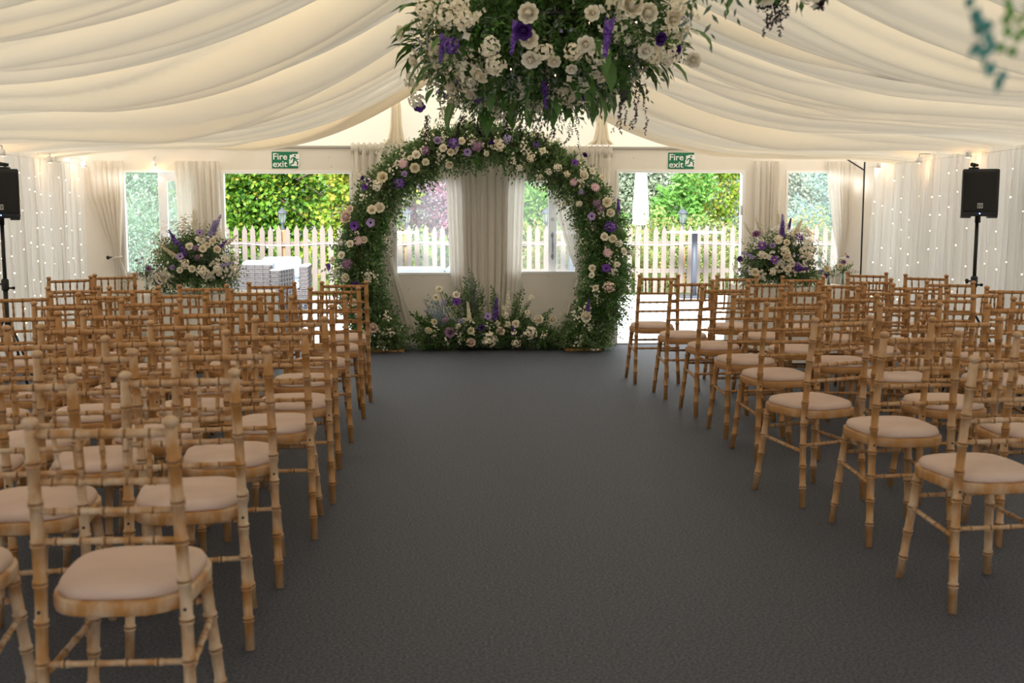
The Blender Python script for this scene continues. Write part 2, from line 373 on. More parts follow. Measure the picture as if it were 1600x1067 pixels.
FL = {
    'cream_rose': ('rose', rose_mesh('cream_rose', F_cream)), 'white_rose': ('rose', rose_mesh('white_rose', F_white)),
    'blush_rose': ('rose', rose_mesh('blush_rose', F_blush)), 'purple_rose': ('rose', rose_mesh('purple_rose', F_deep, 0.8)),
    'mauve_rose': ('rose', rose_mesh('mauve_rose', F_mauve)), 'lilac_rose': ('rose', rose_mesh('lilac_rose', F_lilac, 0.8)),
    'white_peony': ('peony', rose_mesh('white_peony', F_white, 0.6, 7)), 'blush_peony': ('peony', rose_mesh('blush_peony', F_blush, 0.6, 7)),
    'purple_anemone': ('anemone', anemone_mesh('purple_anemone', F_purple, F_darkheart)), 'lilac_anemone': ('anemone', anemone_mesh('lilac_anemone', F_lilac, F_darkheart)),
    'pink_daisy': ('daisy', daisy_mesh('pink_daisy', F_pink, F_yellow)), 'purple_daisy': ('daisy', daisy_mesh('purple_daisy', F_purple, F_yellow)),
    'purple_spike': ('delphinium_spike', spike_mesh('purple_spike', L_purple)), 'white_spike': ('stock_spike', spike_mesh('white_spike', L_blossom)),
    'cream_spike': ('stock_spike', spike_mesh('cream_spike', F_cream)), 'lilac_spike': ('lavender_spike', spike_mesh('lilac_spike', L_lilac, 40, 0.05, 0.02)),
    'hydrangea': ('hydrangea', ball_mesh('hydrangea', F_white)), 'blush_hydrangea': ('hydrangea', ball_mesh('blush_hydrangea', F_blush)), 'purple_ball': ('hydrangea', ball_mesh('purple_ball', L_purple)), 'mauve_ball': ('hydrangea', ball_mesh('mauve_ball', F_mauve)),
    'lilac_ball': ('hydrangea', ball_mesh('lilac_ball', L_lilac)),
}
def flower(kind, pos, nr, size, parent):
    nm, me = FL[kind]; o = bpy.data.objects.new(nm, me); COL.objects.link(o); o.parent = parent
    o.location = Vector(pos); o.rotation_mode = 'QUATERNION'
    q = Vector((0, 0, 1)).rotation_difference(Vector(nr).normalized())
    o.rotation_quaternion = q @ Quaternion((0, 0, 1), random.uniform(0, 6.28))
    o.scale = (size, size, size)
    return o

# ------------------------------------------------------------------ setting: floor
WY = 11.85                                  # inner face of the end wall
mb = MB(); mb.box(-4.35, 4.35, -3.2, WY + 0.06, -0.06, 0.0); structure(mb.obj('floor', M_carpet))

# end wall with four windows and two door openings
OPEN = {'window_1': (-3.83, -3.05, 0.79, 1.89), 'door_1': (-2.795, -1.405, 0.0, 1.888), 'window_2': (-0.955, -0.22, 0.775, 1.80),
        'window_3': (0.26, 1.02, 0.785, 1.80), 'door_2': (1.443, 2.862, 0.0, 1.905), 'window_4': (3.315, 3.93, 0.80, 1.90)}
mb = MB()
xs = sorted({-4.32, 4.32} | {v for o in OPEN.values() for v in o[:2]})
for a, b in zip(xs[:-1], xs[1:]):
    hit = [o for o in OPEN.values() if o[0] < (a + b) / 2 < o[1]]
    if hit:
        if hit[0][2] > 0: mb.box(a, b, WY, WY + 0.05, 0.0, hit[0][2])
        mb.box(a, b, WY, WY + 0.05, hit[0][3], 2.13)
    else: mb.box(a, b, WY, WY + 0.05, 0.0, 2.13)
structure(mb.obj('wall_end', M_panel))
def frame_bars(mb, x0, x1, z0, z1, y0, y1, w, sill=True):
    mb.box(x0, x0 + w, y0, y1, z0, z1); mb.box(x1 - w, x1, y0, y1, z0, z1); mb.box(x0 + w, x1 - w, y0, y1, z1 - w, z1)
    if sill: mb.box(x0 + w, x1 - w, y0, y1, z0, z0 + w)
for nm, (x0, x1, z0, z1) in OPEN.items():
    if nm.startswith('window'):
        r = structure(link(nm, None, None, ((x0 + x1) / 2, WY, z0)))
        cx = (x0 + x1) / 2
        mb = MB(); frame_bars(mb, x0 - cx, x1 - cx, 0, z1 - z0, -0.008, 0.058, 0.022); mb.obj('window_frame', M_white, r)
        mb = MB(); mb.box(x0 + 0.022 - cx, x1 - 0.022 - cx, 0.022, 0.026, 0.022, z1 - z0 - 0.022); mb.obj('pane', M_glass, r)
def door_leaf(parent, hinge, width, ang, height, handle):
    """an outward opening glazed leaf, hinged at hinge, turned by ang about the jamb"""
    leaf = link('door_leaf', None, parent, hinge, ang)
    mb = MB(); st = 0.095
    mb.bevbox(0, st, 0, 0.04, 0.02, height, 0.004); mb.obj('stile', M_white, leaf)
    mb = MB(); mb.bevbox(width - st, width, 0, 0.04, 0.02, height, 0.004); mb.obj('stile', M_white, leaf)
    mb = MB(); mb.bevbox(st, width - st, 0, 0.04, height - 0.1, height, 0.004); mb.obj('top_bar', M_white, leaf)
    mb = MB(); mb.bevbox(st, width - st, 0, 0.04, 0.02, 0.42, 0.004); mb.obj('kick_panel', M_white, leaf)
    mb = MB(); mb.box(st, width - st, 0.018, 0.022, 0.42, height - 0.1); mb.obj('pane', M_glass, leaf)
    if handle:
        for s, y0 in ((-1, 0.0), (1, 0.04)):
            mb = MB(); hx = width - st * 0.5
            pts = [(hx, y0 + s * (0.004 + 0.045 * math.sin(math.pi * t)), 0.98 + 0.20 * t) for t in np.linspace(0, 1, 9)]
            mb.tube(pts, [0.006, 0.008, 0.009, 0.010, 0.010, 0.010, 0.009, 0.008, 0.006], 8)
            for z, sg in ((0.98, -1), (1.18, 1)):
                mb.tube([(hx, y0 + s * 0.004, z - sg * 0.01), (hx, y0 + s * 0.006, z + sg * 0.02), (hx, y0 + s * 0.004, z + sg * 0.055)], [0.012, 0.017, 0.002], 8)
            o = mb.obj('handle', M_lantern, leaf)
            mb = MB(); mb.tube([(hx, y0, 1.37), (hx, y0 + s * 0.008, 1.37)], 0.022, 16); mb.tube([(hx, y0, 1.37), (hx, y0 + s * 0.012, 1.37)], 0.010, 12)
            mb.obj('lock', M_steel, leaf)
    return leaf
d1 = structure(link('door_1', None, None, (-2.1, WY, 0))); d2 = structure(link('door_2', None, None, (2.15, WY, 0)))
for d, (x0, x1, z0, z1), cx in ((d1, OPEN['door_1'], -2.1), (d2, OPEN['door_2'], 2.15)):
    mb = MB(); frame_bars(mb, x0 - cx, x1 - cx, 0, z1, -0.008, 0.075, 0.03, False); mb.obj('door_frame', M_whiteframe, d)
    mb = MB(); mb.box(x0 + 0.03 - cx, x1 - 0.03 - cx, -0.005, 0.12, 0.0, 0.012); mb.obj('threshold', M_steel, d)
lf = door_leaf(d1, (-2.795 + 2.1 + 0.01, 0.105, 0), 0.70, R(176), 1.88, False)
lf = door_leaf(d2, (1.443 - 2.15 - 0.01, 0.105, 0), 0.72, R(178), 1.89, True)
lf = door_leaf(d2, (2.862 - 2.15 - 0.01, 0.085, 0), 0.70, R(34), 1.89, False)
mb = MB()
for z in (1.42, 0.35):
    mb.box(2.862 - 2.15 - 0.036, 2.862 - 2.15 - 0.029, 0.0, 0.05, z, z + 0.1); mb.tube([(2.862 - 2.15 - 0.034, -0.012, z), (2.862 - 2.15 - 0.034, -0.012, z + 0.1)], 0.008, 8)
mb.obj('hinge', M_steel, d2)
mb = MB()
for a, b in ((-4.3, -2.80), (-1.40, 1.44), (2.865, 4.3)): mb.box(a, b, WY - 0.018, WY, 0.0, 0.15); mb.box(a, b, WY - 0.012, WY, 0.15, 0.156)
structure(mb.obj('baseboard_end', M_panel))
mb = MB(); mb.box(-4.3, 4.3, WY - 0.03, WY + 0.03, 2.13, 2.15)
structure(mb.obj('trim_1', mat('grey_rail', (0.45, 0.42, 0.38), 0.5, 0.3)))
# screws seen on the panels
mb = MB()
for x, z in ((-0.82, 0.60), (-0.66, 0.752), (0.70, 0.757), (-1.64, 2.03), (1.63, 2.03), (-1.62, 1.93), (-0.81, 0.62)):
    mb.tube([(x, WY + 0.001, z), (x, WY - 0.003, z)], 0.006, 8)
structure(mb.obj('trim_2', M_steel))

# side and back walls: translucent sheet
mb = MB(); mb.box(-4.36, -4.33, -3.2, WY + 0.05, 0, 2.2); structure(mb.obj('wall_left', M_side))
mb = MB(); mb.box(4.33, 4.36, -3.2, WY + 0.05, 0, 2.2); structure(mb.obj('wall_right', M_side))
mb = MB(); mb.box(-4.36, -1.2, -3.23, -3.2, 0, 2.05); mb.box(1.2, 4.36, -3.23, -3.2, 0, 2.05); mb.box(-4.36, 4.36, -3.23, -3.2, 2.05, 3.2)
structure(mb.obj('wall_back', M_side))

# ------------------------------------------------------------------ ceiling lining: pleats that run from eave to ridge and sag like a sail
def ceil_z(x):
    u = min(abs(x) / 4.33, 1.0)
    return 1.975 + 1.18 * (1 - u) ** 3 + 0.012 * u ** 8
def knots(a, b, lo, hi):
    k = [a]
    while k[-1] < b: k.append(k[-1] + random.uniform(lo, hi))
    return np.array(k)
def scallop(y, k):
    i = np.clip(np.searchsorted(k, y) - 1, 0, len(k) - 2)
    t = (y - k[i]) / (k[i + 1] - k[i]); return np.sin(np.pi * np.clip(t, 0, 1)) ** 0.7, i, k[i + 1] - k[i]
Y0, Y1 = -3.2, 11.22
xs = np.concatenate([np.linspace(-4.33, 4.33, 121)])
ys = np.concatenate([np.linspace(Y0, 3.0, 120), np.linspace(3.0, Y1, 660)[1:]])
Xg, Yg = np.meshgrid(xs, ys)
k1l, k1r = knots(Y0 - 1, Y1 + 1, 0.20, 0.55), knots(Y0 - 1, Y1 + 1, 0.20, 0.55)
k2l, k2r = knots(Y0 - 1, Y1 + 1, 0.07, 0.24), knots(Y0 - 1, Y1 + 1, 0.07, 0.24)
k3l, k3r = knots(Y0 - 1, Y1 + 1, 0.05, 0.16), knots(Y0 - 1, Y1 + 1, 0.05, 0.16)
Zg = np.zeros_like(Xg); U = np.abs(Xg) / 4.33
base = 1.975 + 1.18 * (1 - U) ** 3 + 0.012 * U ** 8
for side, ka, kb, kc in ((Xg < 0, k1l, k2l, k3l), (Xg >= 0, k1r, k2r, k3r)):
    ph = 1.7 if ka is k1l else 4.1
    w = Yg + 0.07 * np.sin(1.1 * U * 3 + ph + Yg * 0.9) + 0.025 * np.sin(2.6 * U * 3 + 2 * ph + Yg * 2.3)
    s1, i1, w1 = scallop(w, ka)
    w2 = w + 0.04 * np.sin(2.3 * U * 3 + ph * 3 + Yg * 1.3)
    s2, i2, wd2 = scallop(w2, kb); s3, i3, wd3 = scallop(w2 + 0.03 * np.sin(U * 9 + Yg), kc)
    a1 = np.interp(i1, np.arange(len(ka)), rng.uniform(0.5, 1.0, len(ka)))
    f2 = rng.uniform(0.15, 1.0, len(kb))[i2] * (0.6 + 0.4 * np.sin(U * 5 + i2 * 2.1)); f3 = rng.uniform(-0.2, 1.0, len(kc)).clip(0)[i3] * np.clip(np.sin(U * 6 + i3 * 1.7), 0, 1)
    env = 0.55 + 0.45 * np.sin(np.pi * np.clip(U * 1.15, 0, 1)); env = env * (1 - 0.45 * np.clip((U - 0.55) / 0.45, 0, 1))
    d = -(0.70 * w1 * a1 * s1 + 0.60 * wd2 * f2 * s2 + 0.45 * wd3 * f3 * s3) * env
    Zg = np.where(side, d, Zg)
# each pleat hangs along the surface normal of the sail
nx = 3 * 1.18 * (1 - U) ** 2 / 4.33 * np.sign(Xg); nl = np.sqrt(1 + nx ** 2)
Xd = Xg + Zg * nx / nl * 0.8; Zd = base + 0.215 - 0.19 * np.clip((U - 0.62) / 0.38, 0, 1) ** 1.5 + Zg / nl; Yd = Yg + 0.35 * Zg * (Yg < 11.0)
Xd = np.clip(Xd, -4.33, 4.33)
V = np.stack([Xd, Yd, Zd], -1).reshape(-1, 3); n = len(xs); m_ = len(ys)
ii = (np.arange(m_ - 1)[:, None] * n + np.arange(n - 1)[None, :]).ravel()
structure(quads('ceiling', V, np.stack([ii, ii + 1, ii + n + 1, ii + n], 1), M_lining))
# gable cloth above the end wall, hanging a little loose
gx = np.linspace(-4.33, 4.33, 140); gz = np.linspace(0, 1, 16); V = []
for t in gz:
    for x in gx:
        top = ceil_z(x) + 0.22
        V.append((x, WY + 0.02 + 0.015 * math.sin(x * 2.1 + t * 3) + 0.012 * math.sin(x * 5.3 - t * 4), 2.14 + (top - 2.14) * t if top > 2.16 else 2.14 + 0.02 * t))
n = len(gx); ii = (np.arange(15)[:, None] * n + np.arange(n - 1)[None, :]).ravel()
structure(quads('wall_gable', V, np.stack([ii, ii + 1, ii + n + 1, ii + n], 1), M_gable))
# sheeting of the roof between the lining's last pleat and the gable
V = []
for y in (10.9, WY + 0.05):
    for x in gx: V.append((x, y, ceil_z(x) + 0.24))
ii = np.arange(n - 1); structure(quads('trim_3', V, np.stack([ii, ii + 1, ii + n + 1, ii + n], 1), M_gable))

# added opaque slab out of view, keeping daylight off the end nearest the camera
mb = MB(); mb.box(-4.7, 4.7, -3.6, 0.4, 3.45, 3.6); structure(mb.obj('shade_slab', mat('shade_slab_grey', (0.25, 0.24, 0.22), 0.9, 0.1)))
# ------------------------------------------------------------------ curtains
def drape(name, label, rows, folds, mats, amp=0.03, heading=True, seed=0, axis='x', cat='curtain', group=None):
    """rows: (z, a0, a1, depth) from top to bottom; folds hang between a0 and a1; axis x = hangs along the end wall"""
    rr = random.Random(seed); rows = sorted(rows, key=lambda r: -r[0])
    z = np.array([r[0] for r in rows])[::-1]; a0 = np.array([r[1] for r in rows])[::-1]; a1 = np.array([r[2] for r in rows])[::-1]; dp = np.array([r[3] for r in rows])[::-1]
    nc = folds * 10 + 1; t = np.linspace(0, 1, nc)
    wts = np.array([rr.uniform(0.5, 1.5) for _ in range(folds)]); cum = np.concatenate([[0], np.cumsum(wts)]) / wts.sum()
    amps = np.array([rr.uniform(0.4, 1.0) for _ in range(folds + 1)])
    u = np.interp(t, np.linspace(0, 1, folds + 1), cum)
    zz = np.unique(np.concatenate([np.linspace(z[0], z[-1], 44), z, [z[-1] - 0.03, z[-1] - 0.06]]))[::-1]
    V = []
    for q in zz:
        A0, A1, D = np.interp(q, z, a0), np.interp(q, z, a1), np.interp(q, z, dp)
        frac = (z[-1] - q) / max(z[-1] - z[0], 1e-6)
        wob = np.sin(t * 9 + seed + q * 1.3) * 0.25
        w = amp * min(1, (abs(A1 - A0)) / max(abs(a1[-1] - a0[-1]), 0.05) + 0.45) * (0.65 + 0.6 * frac)
        f = np.sin(2 * np.pi * folds * t + wob) * np.interp(t, np.linspace(0, 1, folds + 1), amps) * w
        f = f + np.sin(2 * np.pi * folds * 2.37 * t + seed + q * .7) * w * 0.3
        if heading and frac < 0.045: f = f * 0.6 + np.sin(2 * np.pi * folds * 3 * t) * 0.006
        pos = A0 + (A1 - A0) * u
        pos = pos + np.cos(2 * np.pi * folds * t + wob) * 0.25 * w
        for p, ff in zip(pos, f): V.append((p, D - abs(amp) + ff, q) if axis == 'x' else (D + ff, p, q))
    k = len(zz); ii = (np.arange(k - 1)[:, None] * nc + np.arange(nc - 1)[None, :]).ravel()
    cx, cy = (float(np.mean([a0[0], a1[0]])), float(dp[0])) if axis == 'x' else (float(dp[0]), float(np.mean([a0[0], a1[0]])))
    root = thing(name, label, cat, (cx, cy, float(z[0])), 0, group)
    V = np.array(V) - np.array([cx, cy, float(z[0])])
    quads('cloth', V, np.stack([ii, ii + nc, ii + nc + 1, ii + 1], 1), mats, root)
    return root, np.array([cx, cy, float(z[0])])
def heading_tape(root, off, x0, x1, y, z):
    """gathered pencil-pleat heading"""
    mb = MB(); n = int((x1 - x0) / 0.016)
    for i in range(n):
        x = x0 + (x1 - x0) * (i + 0.5) / n
        mb.tube([(x - off[0], y - off[1] + 0.004 * math.sin(i * 2.1), z - off[2] + 0.012 * math.sin(i * 1.7) + 0.01), (x - off[0], y - off[1] - 0.008, z - 0.05 - off[2]), (x - off[0], y - off[1], z - 0.11 - off[2])], [0.007, 0.010, 0.006], 6)
    mb.obj('heading', M_drape, root)
def tieback(root, off, x, y, z, w, knob=True, kx=None):
    mb = MB()
    pts = [(x - off[0] + w * math.cos(a), y - off[1] - 0.03 + 0.055 * math.sin(a), z - off[2] + 0.012 * math.cos(a)) for a in np.linspace(0, 2 * math.pi, 17)]
    mb.tube(pts, 0.009, 6, cap=False); mb.obj('tieback', M_drape, root)
    if knob:
        kx = x if kx is None else kx
        mb = MB(); mb.tube([(kx - off[0], WY - off[1], z - off[2]), (kx - off[0], y - 0.09 - off[1], z - off[2])], 0.007, 8)
        o = mb.obj('holdback', M_black, root)
        mb = MB(); mb.tube([(kx - off[0], y - 0.085 - off[1], z - off[2]), (kx - off[0], y - 0.10 - off[1], z - off[2]), (kx - off[0], y - 0.115 - off[1], z - off[2])], [0.012, 0.021, 0.010], 12)
        mb.obj('knob', M_black, o)
D = WY - 0.02
r, o = drape('tied_curtain', 'pale curtain tied back at the left room corner beside the leftmost window', [(1.985, -4.22, -3.80, D), (1.6, -4.18, -3.80, D), (1.25, -4.05, -3.83, D), (0.95, -3.93, -3.86, D), (0.8, -3.93, -3.80, D), (0.02, -3.98, -3.72, D)], 7, M_drape, 0.032, seed=1); tieback(r, o, -3.90, D, 0.97, 0.05, True, -3.97)
r, o = drape('straight_curtain', 'plain cream curtain hanging straight between left window and left fire exit', [(1.985, -3.27, -2.80, D), (0.9, -3.24, -2.79, D), (0.02, -3.22, -2.80, D)], 8, M_drape, 0.035, seed=2)
r, o = drape('tied_curtain', 'cream curtain tied back behind the left side of the flower arch', [(2.15, -1.40, -0.66, D), (1.95, -1.39, -0.74, D), (1.6, -1.33, -0.83, D), (1.25, -1.19, -0.97, D), (1.07, -1.12, -1.02, D), (0.9, -1.17, -0.97, D), (0.5, -1.20, -0.84, D), (0.02, -1.22, -0.70, D)], 9, M_drape, 0.035, seed=3); tieback(r, o, -1.07, D, 1.07, 0.06); heading_tape(r, o, -1.41, -0.66, D - 0.03, 2.165)
r, o = drape('straight_curtain', 'cream curtain hanging straight in the centre of the arch between two windows', [(2.15, -0.44, 0.47, D), (1.6, -0.40, 0.43, D), (0.8, -0.37, 0.40, D), (0.3, -0.27, 0.33, D), (0.02, -0.26, 0.31, D)], 13, M_drape, 0.04, seed=4); heading_tape(r, o, -0.44, 0.47, D - 0.03, 2.165)
r, o = drape('tied_curtain', 'cream curtain tied back with dark knob behind right side of flower arch', [(2.13, 0.72, 1.38, D), (1.8, 0.74, 1.36, D), (1.4, 0.79, 1.33, D), (1.0, 0.92, 1.22, D), (0.76, 1.03, 1.13, D), (0.6, 0.97, 1.16, D), (0.3, 0.87, 1.22, D), (0.02, 0.80, 1.24, D)], 9, M_drape, 0.035, seed=5); tieback(r, o, 1.075, D, 0.76, 0.06); heading_tape(r, o, 0.72, 1.39, D - 0.03, 2.14)
r, o = drape('straight_curtain', 'narrow cream curtain hanging straight right of the right fire exit', [(2.0, 2.93, 3.24, D), (0.9, 2.95, 3.21, D), (0.02, 2.95, 3.22, D)], 6, M_drape, 0.035, seed=6)
r, o = drape('tied_curtain', 'white sheer curtain sweeping down across the rightmost window', [(2.0, 3.74, 4.07, D), (1.7, 3.76, 4.05, D), (1.3, 3.83, 4.04, D), (0.95, 3.90, 3.97, D), (0.7, 3.86, 3.98, D), (0.02, 3.80, 4.0, D)], 7, M_drape, 0.03, seed=7); tieback(r, o, 3.935, D, 0.95, 0.045, False)
rl, ol = drape('sheer_curtain', 'sheer white curtain with fairy lights along the left wall', [(2.0, 6.4, 11.72, -4.2), (0.02, 6.4, 11.72, -4.2)], 40, M_sheer, 0.05, seed=8, axis='y')
rr_, or_ = drape('sheer_curtain', 'sheer white curtain with fairy lights along the right wall', [(2.0, 6.4, 11.55, 4.2), (0.02, 6.4, 11.66, 4.2)], 40, M_sheer, 0.05, seed=9, axis='y')
# knots of cloth on the gable
for x, lab in ((-0.93, 'left'), (1.27, 'right')):
    rg, og = drape('gable_swag', 'gathered cream cloth tie hanging on gable, ' + lab + ' of arch top', [(2.62, x - 0.05, x + 0.05, D), (2.35, x - 0.06, x + 0.06, D), (2.22, x - 0.09, x + 0.08, D), (2.17, x - 0.16, x + 0.14, D)], 4, M_gable, 0.03, False, 11, cat='drape')

# black pole in the right corner
t = thing('corner_pole', 'thin dark steel marquee pole in the right corner', 'pole', (4.14, 11.74, 0))
mb = MB(); mb.tube([(0, 0, 0), (0, 0, 1.99)], 0.009, 10); mb.obj('upright', M_black, t)
mb = MB(); mb.tube([(-0.0, 0, 1.90), (-0.26, -0.10, 2.03)], 0.008, 8); mb.obj('brace', M_black, t)

# fairy light strings (hang in front of the sheers)
for sx, lab in ((-1, 'left'), (1, 'right')):
    t = thing('fairy_light_curtain', 'warm fairy light strings hanging over the sheer on the ' + lab + ' wall', 'string lights', (sx * 4.14, 9.5, 1.93))
    mbw = MB(); mbb = MB()
    rs = random.Random(5 + sx)
    mbw.tube([(0, -2.9, 0), (0, 2.1, 0)], 0.0025, 4)
    y = -2.8
    while y < 2.1:
        L = rs.uniform(1.45, 1.75); n = 11; yy = y; pts = []
        for i in range(n):
            pts.append((-sx * (0.006 + 0.008 * rs.random()), yy + rs.uniform(-0.025, 0.025), -L * i / (n - 1)))
        mbw.tube(pts, 0.0013, 3)
        for p in pts[1:]:
            if rs.random() < (0.8 if sx < 0 else 0.55):
                q = (p[0], p[1], p[2] + rs.uniform(-0.03, 0.03)); k = rs.uniform(0.004, 0.0065)
                mbb.tube([(q[0], q[1], q[2] - k), (q[0], q[1], q[2] - k * .5), (q[0], q[1], q[2] + k * .5), (q[0], q[1], q[2] + k)], [0.002, k * .9, k * .9, 0.002], 6)
        y += rs.uniform(0.14, 0.26)
    stuff(mbw.obj('wire', M_wire, t)); stuff(mbb.obj('bulb', M_fairy, t))

# small warm spot lamps under the eaves
def eave_lamp(x, y, z, dx, dy, label, power=0.8):
    t = thing('eave_lamp', label, 'lamp', (x, y, z))
    mb = MB(); mb.lathe([(0.0, 0.06), (0.022, 0.055), (0.028, 0.0), (0.026, 0.0), (0.018, 0.045), (0.0, 0.046)], 12); mb.obj('lamp_shade', M_whiteframe, t)
    mb = MB(); mb.lathe([(0.0, -0.004), (0.016, 0.004), (0.018, 0.018), (0.01, 0.036), (0, 0.038)], 10); mb.obj('bulb', M_bulb, t)
    mb = MB(); mb.tube([(0, 0, 0.055), (0, 0, 0.085)] + ([(0, 0.03, 0.1), (0, 0.072, 0.1)] if abs(x) < 4 else [((1 if x > 0 else -1) * 0.04, 0, 0.09), ((1 if x > 0 else -1) * 0.25, 0, 0.09)]), 0.005, 6); mb.obj('bracket', M_steel, t)
    l = bpy.data.lights.new('lamp_glow', 'POINT'); l.energy = power; l.color = (1.0, 0.58, 0.26); l.shadow_soft_size = 0.02
    o = bpy.data.objects.new('lamp_glow', l); COL.objects.link(o); o.parent = t; o.location = (dx, dy, -0.03)
for y, lab in ((9.2, 'right wall lamp nearest the black speaker'), (10.2, 'middle lamp of the three on the right wall'), (11.2, 'lamp on the right wall nearest the room corner')):
    eave_lamp(4.08, y, 1.90, 0, 0, 'small warm ' + lab)
for y, lab in ((9.42, 'left wall lamp nearest the black speaker'), (10.5, 'middle lamp of the three on the left wall'), (11.42, 'lamp on the left wall nearest the room corner')):
    eave_lamp(-4.08, y, 1.90, 0, 0, 'small warm ' + lab)
eave_lamp(-3.47, WY - 0.07, 1.925, 0, -0.02, 'small warm lamp above the leftmost window', 0.5)

# ------------------------------------------------------------------ signs
def text_mesh(body, size, off=0.0):
    c = bpy.data.curves.new('lettering', 'FONT'); c.body = body; c.size = size; c.extrude = 0.0008; c.offset = off; c.resolution_u = 4; c.space_line = 0.82
    o = bpy.data.objects.new('tmp', c); COL.objects.link(o)
    dg = bpy.context.evaluated_depsgraph_get(); me = bpy.data.meshes.new_from_object(o.evaluated_get(dg))
    bpy.data.objects.remove(o); return me
def poly(mb, pts, z, mi=0, cx=0, cz=0, s=1):
    """flat plate lying in the XZ plane, 1 mm thick, facing -Y"""
    n = len(pts); v = [(cx + p[0] * s, z, cz + p[1] * s) for p in pts] + [(cx + p[0] * s, z + 0.001, cz + p[1] * s) for p in pts]
    mb.add(v, [tuple(range(n)), tuple(range(n, 2 * n))[::-1]] + [(i, (i + n), (i + 1) % n + n, (i + 1) % n) for i in range(n)], mi)
def exit_sign(x0, x1, z0, z1, label):
    w, h = x1 - x0, z1 - z0
    t = thing('exit_sign', label, 'sign', (x0, WY, z0))
    mb = MB(); mb.box(0, w, -0.006, -0.0005, 0, h); mb.obj('board', M_green_sign, t)
    me = text_mesh('Fire\nexit', h * 0.54, 0.0011); me.materials.clear(); me.materials.append(M_sign_white)
    xs_ = [v.co.x for v in me.vertices]; k = (w * 0.55) / (max(xs_) - min(xs_))
    o = link('lettering', me, t, (w * 0.04 - min(xs_) * k, -0.0075, h * 0.53)); o.rotation_euler = (R(90), 0, 0); o.scale = (k, 1, 1)
    mb = MB(); s = h * 0.72; cx = w * 0.66; cz = h * 0.14
    poly(mb, [(0, 0), (0.86, 0), (0.86, 1), (0, 1)], -0.0072, 0, cx, cz, s); o = mb.obj('pictogram', M_sign_white, t)
    mb = MB()
    disc = [(0.50 + 0.085 * math.cos(a), 0.86 + 0.085 * math.sin(a)) for a in np.linspace(0, 2 * math.pi, 13)[:-1]]
    for pg in (disc, [(0.36, 0.76), (0.52, 0.72), (0.50, 0.42), (0.34, 0.46)],                    # trunk
               [(0.36, 0.76), (0.22, 0.70), (0.10, 0.52), (0.16, 0.48), (0.27, 0.62), (0.40, 0.66)],   # rear arm
               [(0.50, 0.72), (0.66, 0.56), (0.80, 0.60), (0.80, 0.53), (0.64, 0.47), (0.48, 0.60)],   # front arm
               [(0.50, 0.46), (0.66, 0.32), (0.64, 0.06), (0.74, 0.06), (0.78, 0.36), (0.52, 0.54)],   # front leg
               [(0.34, 0.48), (0.30, 0.28), (0.02, 0.16), (0.04, 0.06), (0.40, 0.20), (0.46, 0.44)],   # rear leg
               [(0.0, 0.0), (0.0, 0.05), (0.22, 0.05), (0.22, 0.0)], [(0.0, 0.94), (0.28, 0.94), (0.28, 1.0), (0.0, 1.0)], [(0.0, 0.56), (0.06, 0.56), (0.06, 0.94), (0.0, 0.94)]):
        poly(mb, pg, -0.0084, 0, cx, cz, s)
    mb.obj('running_figure', M_green_sign, t)
exit_sign(-2.249, -1.974, 1.912, 2.087, 'green Fire exit sign above the left doorway')
exit_sign(2.007, 2.291, 1.916, 2.091, 'green Fire exit sign above the right doorway')

# ------------------------------------------------------------------ chairs
def bamboo(mb, pts, r0, r1, step, n=8, first=0.06, bump=0.0034, ends=True):
    """a turned stick with double rings like bamboo joints"""
    pts = [Vector(p) for p in pts]; seg = [(b - a).length for a, b in zip(pts[:-1], pts[1:])]; L = sum(seg)
    def at(d):
        d = min(max(d, 0), L)
        for a, b, s in zip(pts[:-1], pts[1:], seg):
            if d <= s + 1e-9: return a.lerp(b, d / s)
            d -= s
        return pts[-1]
    st = {0.0: 0, L: 0}; acc = 0
    for s in seg[:-1]: acc += s; st[acc] = 0
    d = first
    while d < L - 0.02:
        for dd, e in ((-0.0105, 0), (-0.008, bump), (-0.003, bump), (-0.001, 0.0), (0.001, 0.0), (0.003, bump), (0.008, bump), (0.0105, 0)): st[d + dd] = e
        d += step
    ks = sorted(st); o = len(mb.f)
    mb.tube([at(k) for k in ks], [r0 + (r1 - r0) * k / L + st[k] for k in ks], n)
    for i in range(len(ks) - 1):                                        # the stained groove between the two rings
        if 0.0019 < ks[i + 1] - ks[i] < 0.0021:
            for q in range(n): mb.mi[o + i * n + q] = 1
def seat_outline(k=1.0, n=28):
    """rounded trapezoid, wider at the front"""
    o = []
    for i in range(n):
        a = 2 * math.pi * i / n; c, s = math.cos(a), math.sin(a)
        e = 0.62
        x = math.copysign(abs(c) ** e, c); y = math.copysign(abs(s) ** e, s)
        hw = 0.171 + 0.021 * (y + 1) / 2
        o.append((x * hw * k, 0.005 + y * 0.198 * k))
    return o
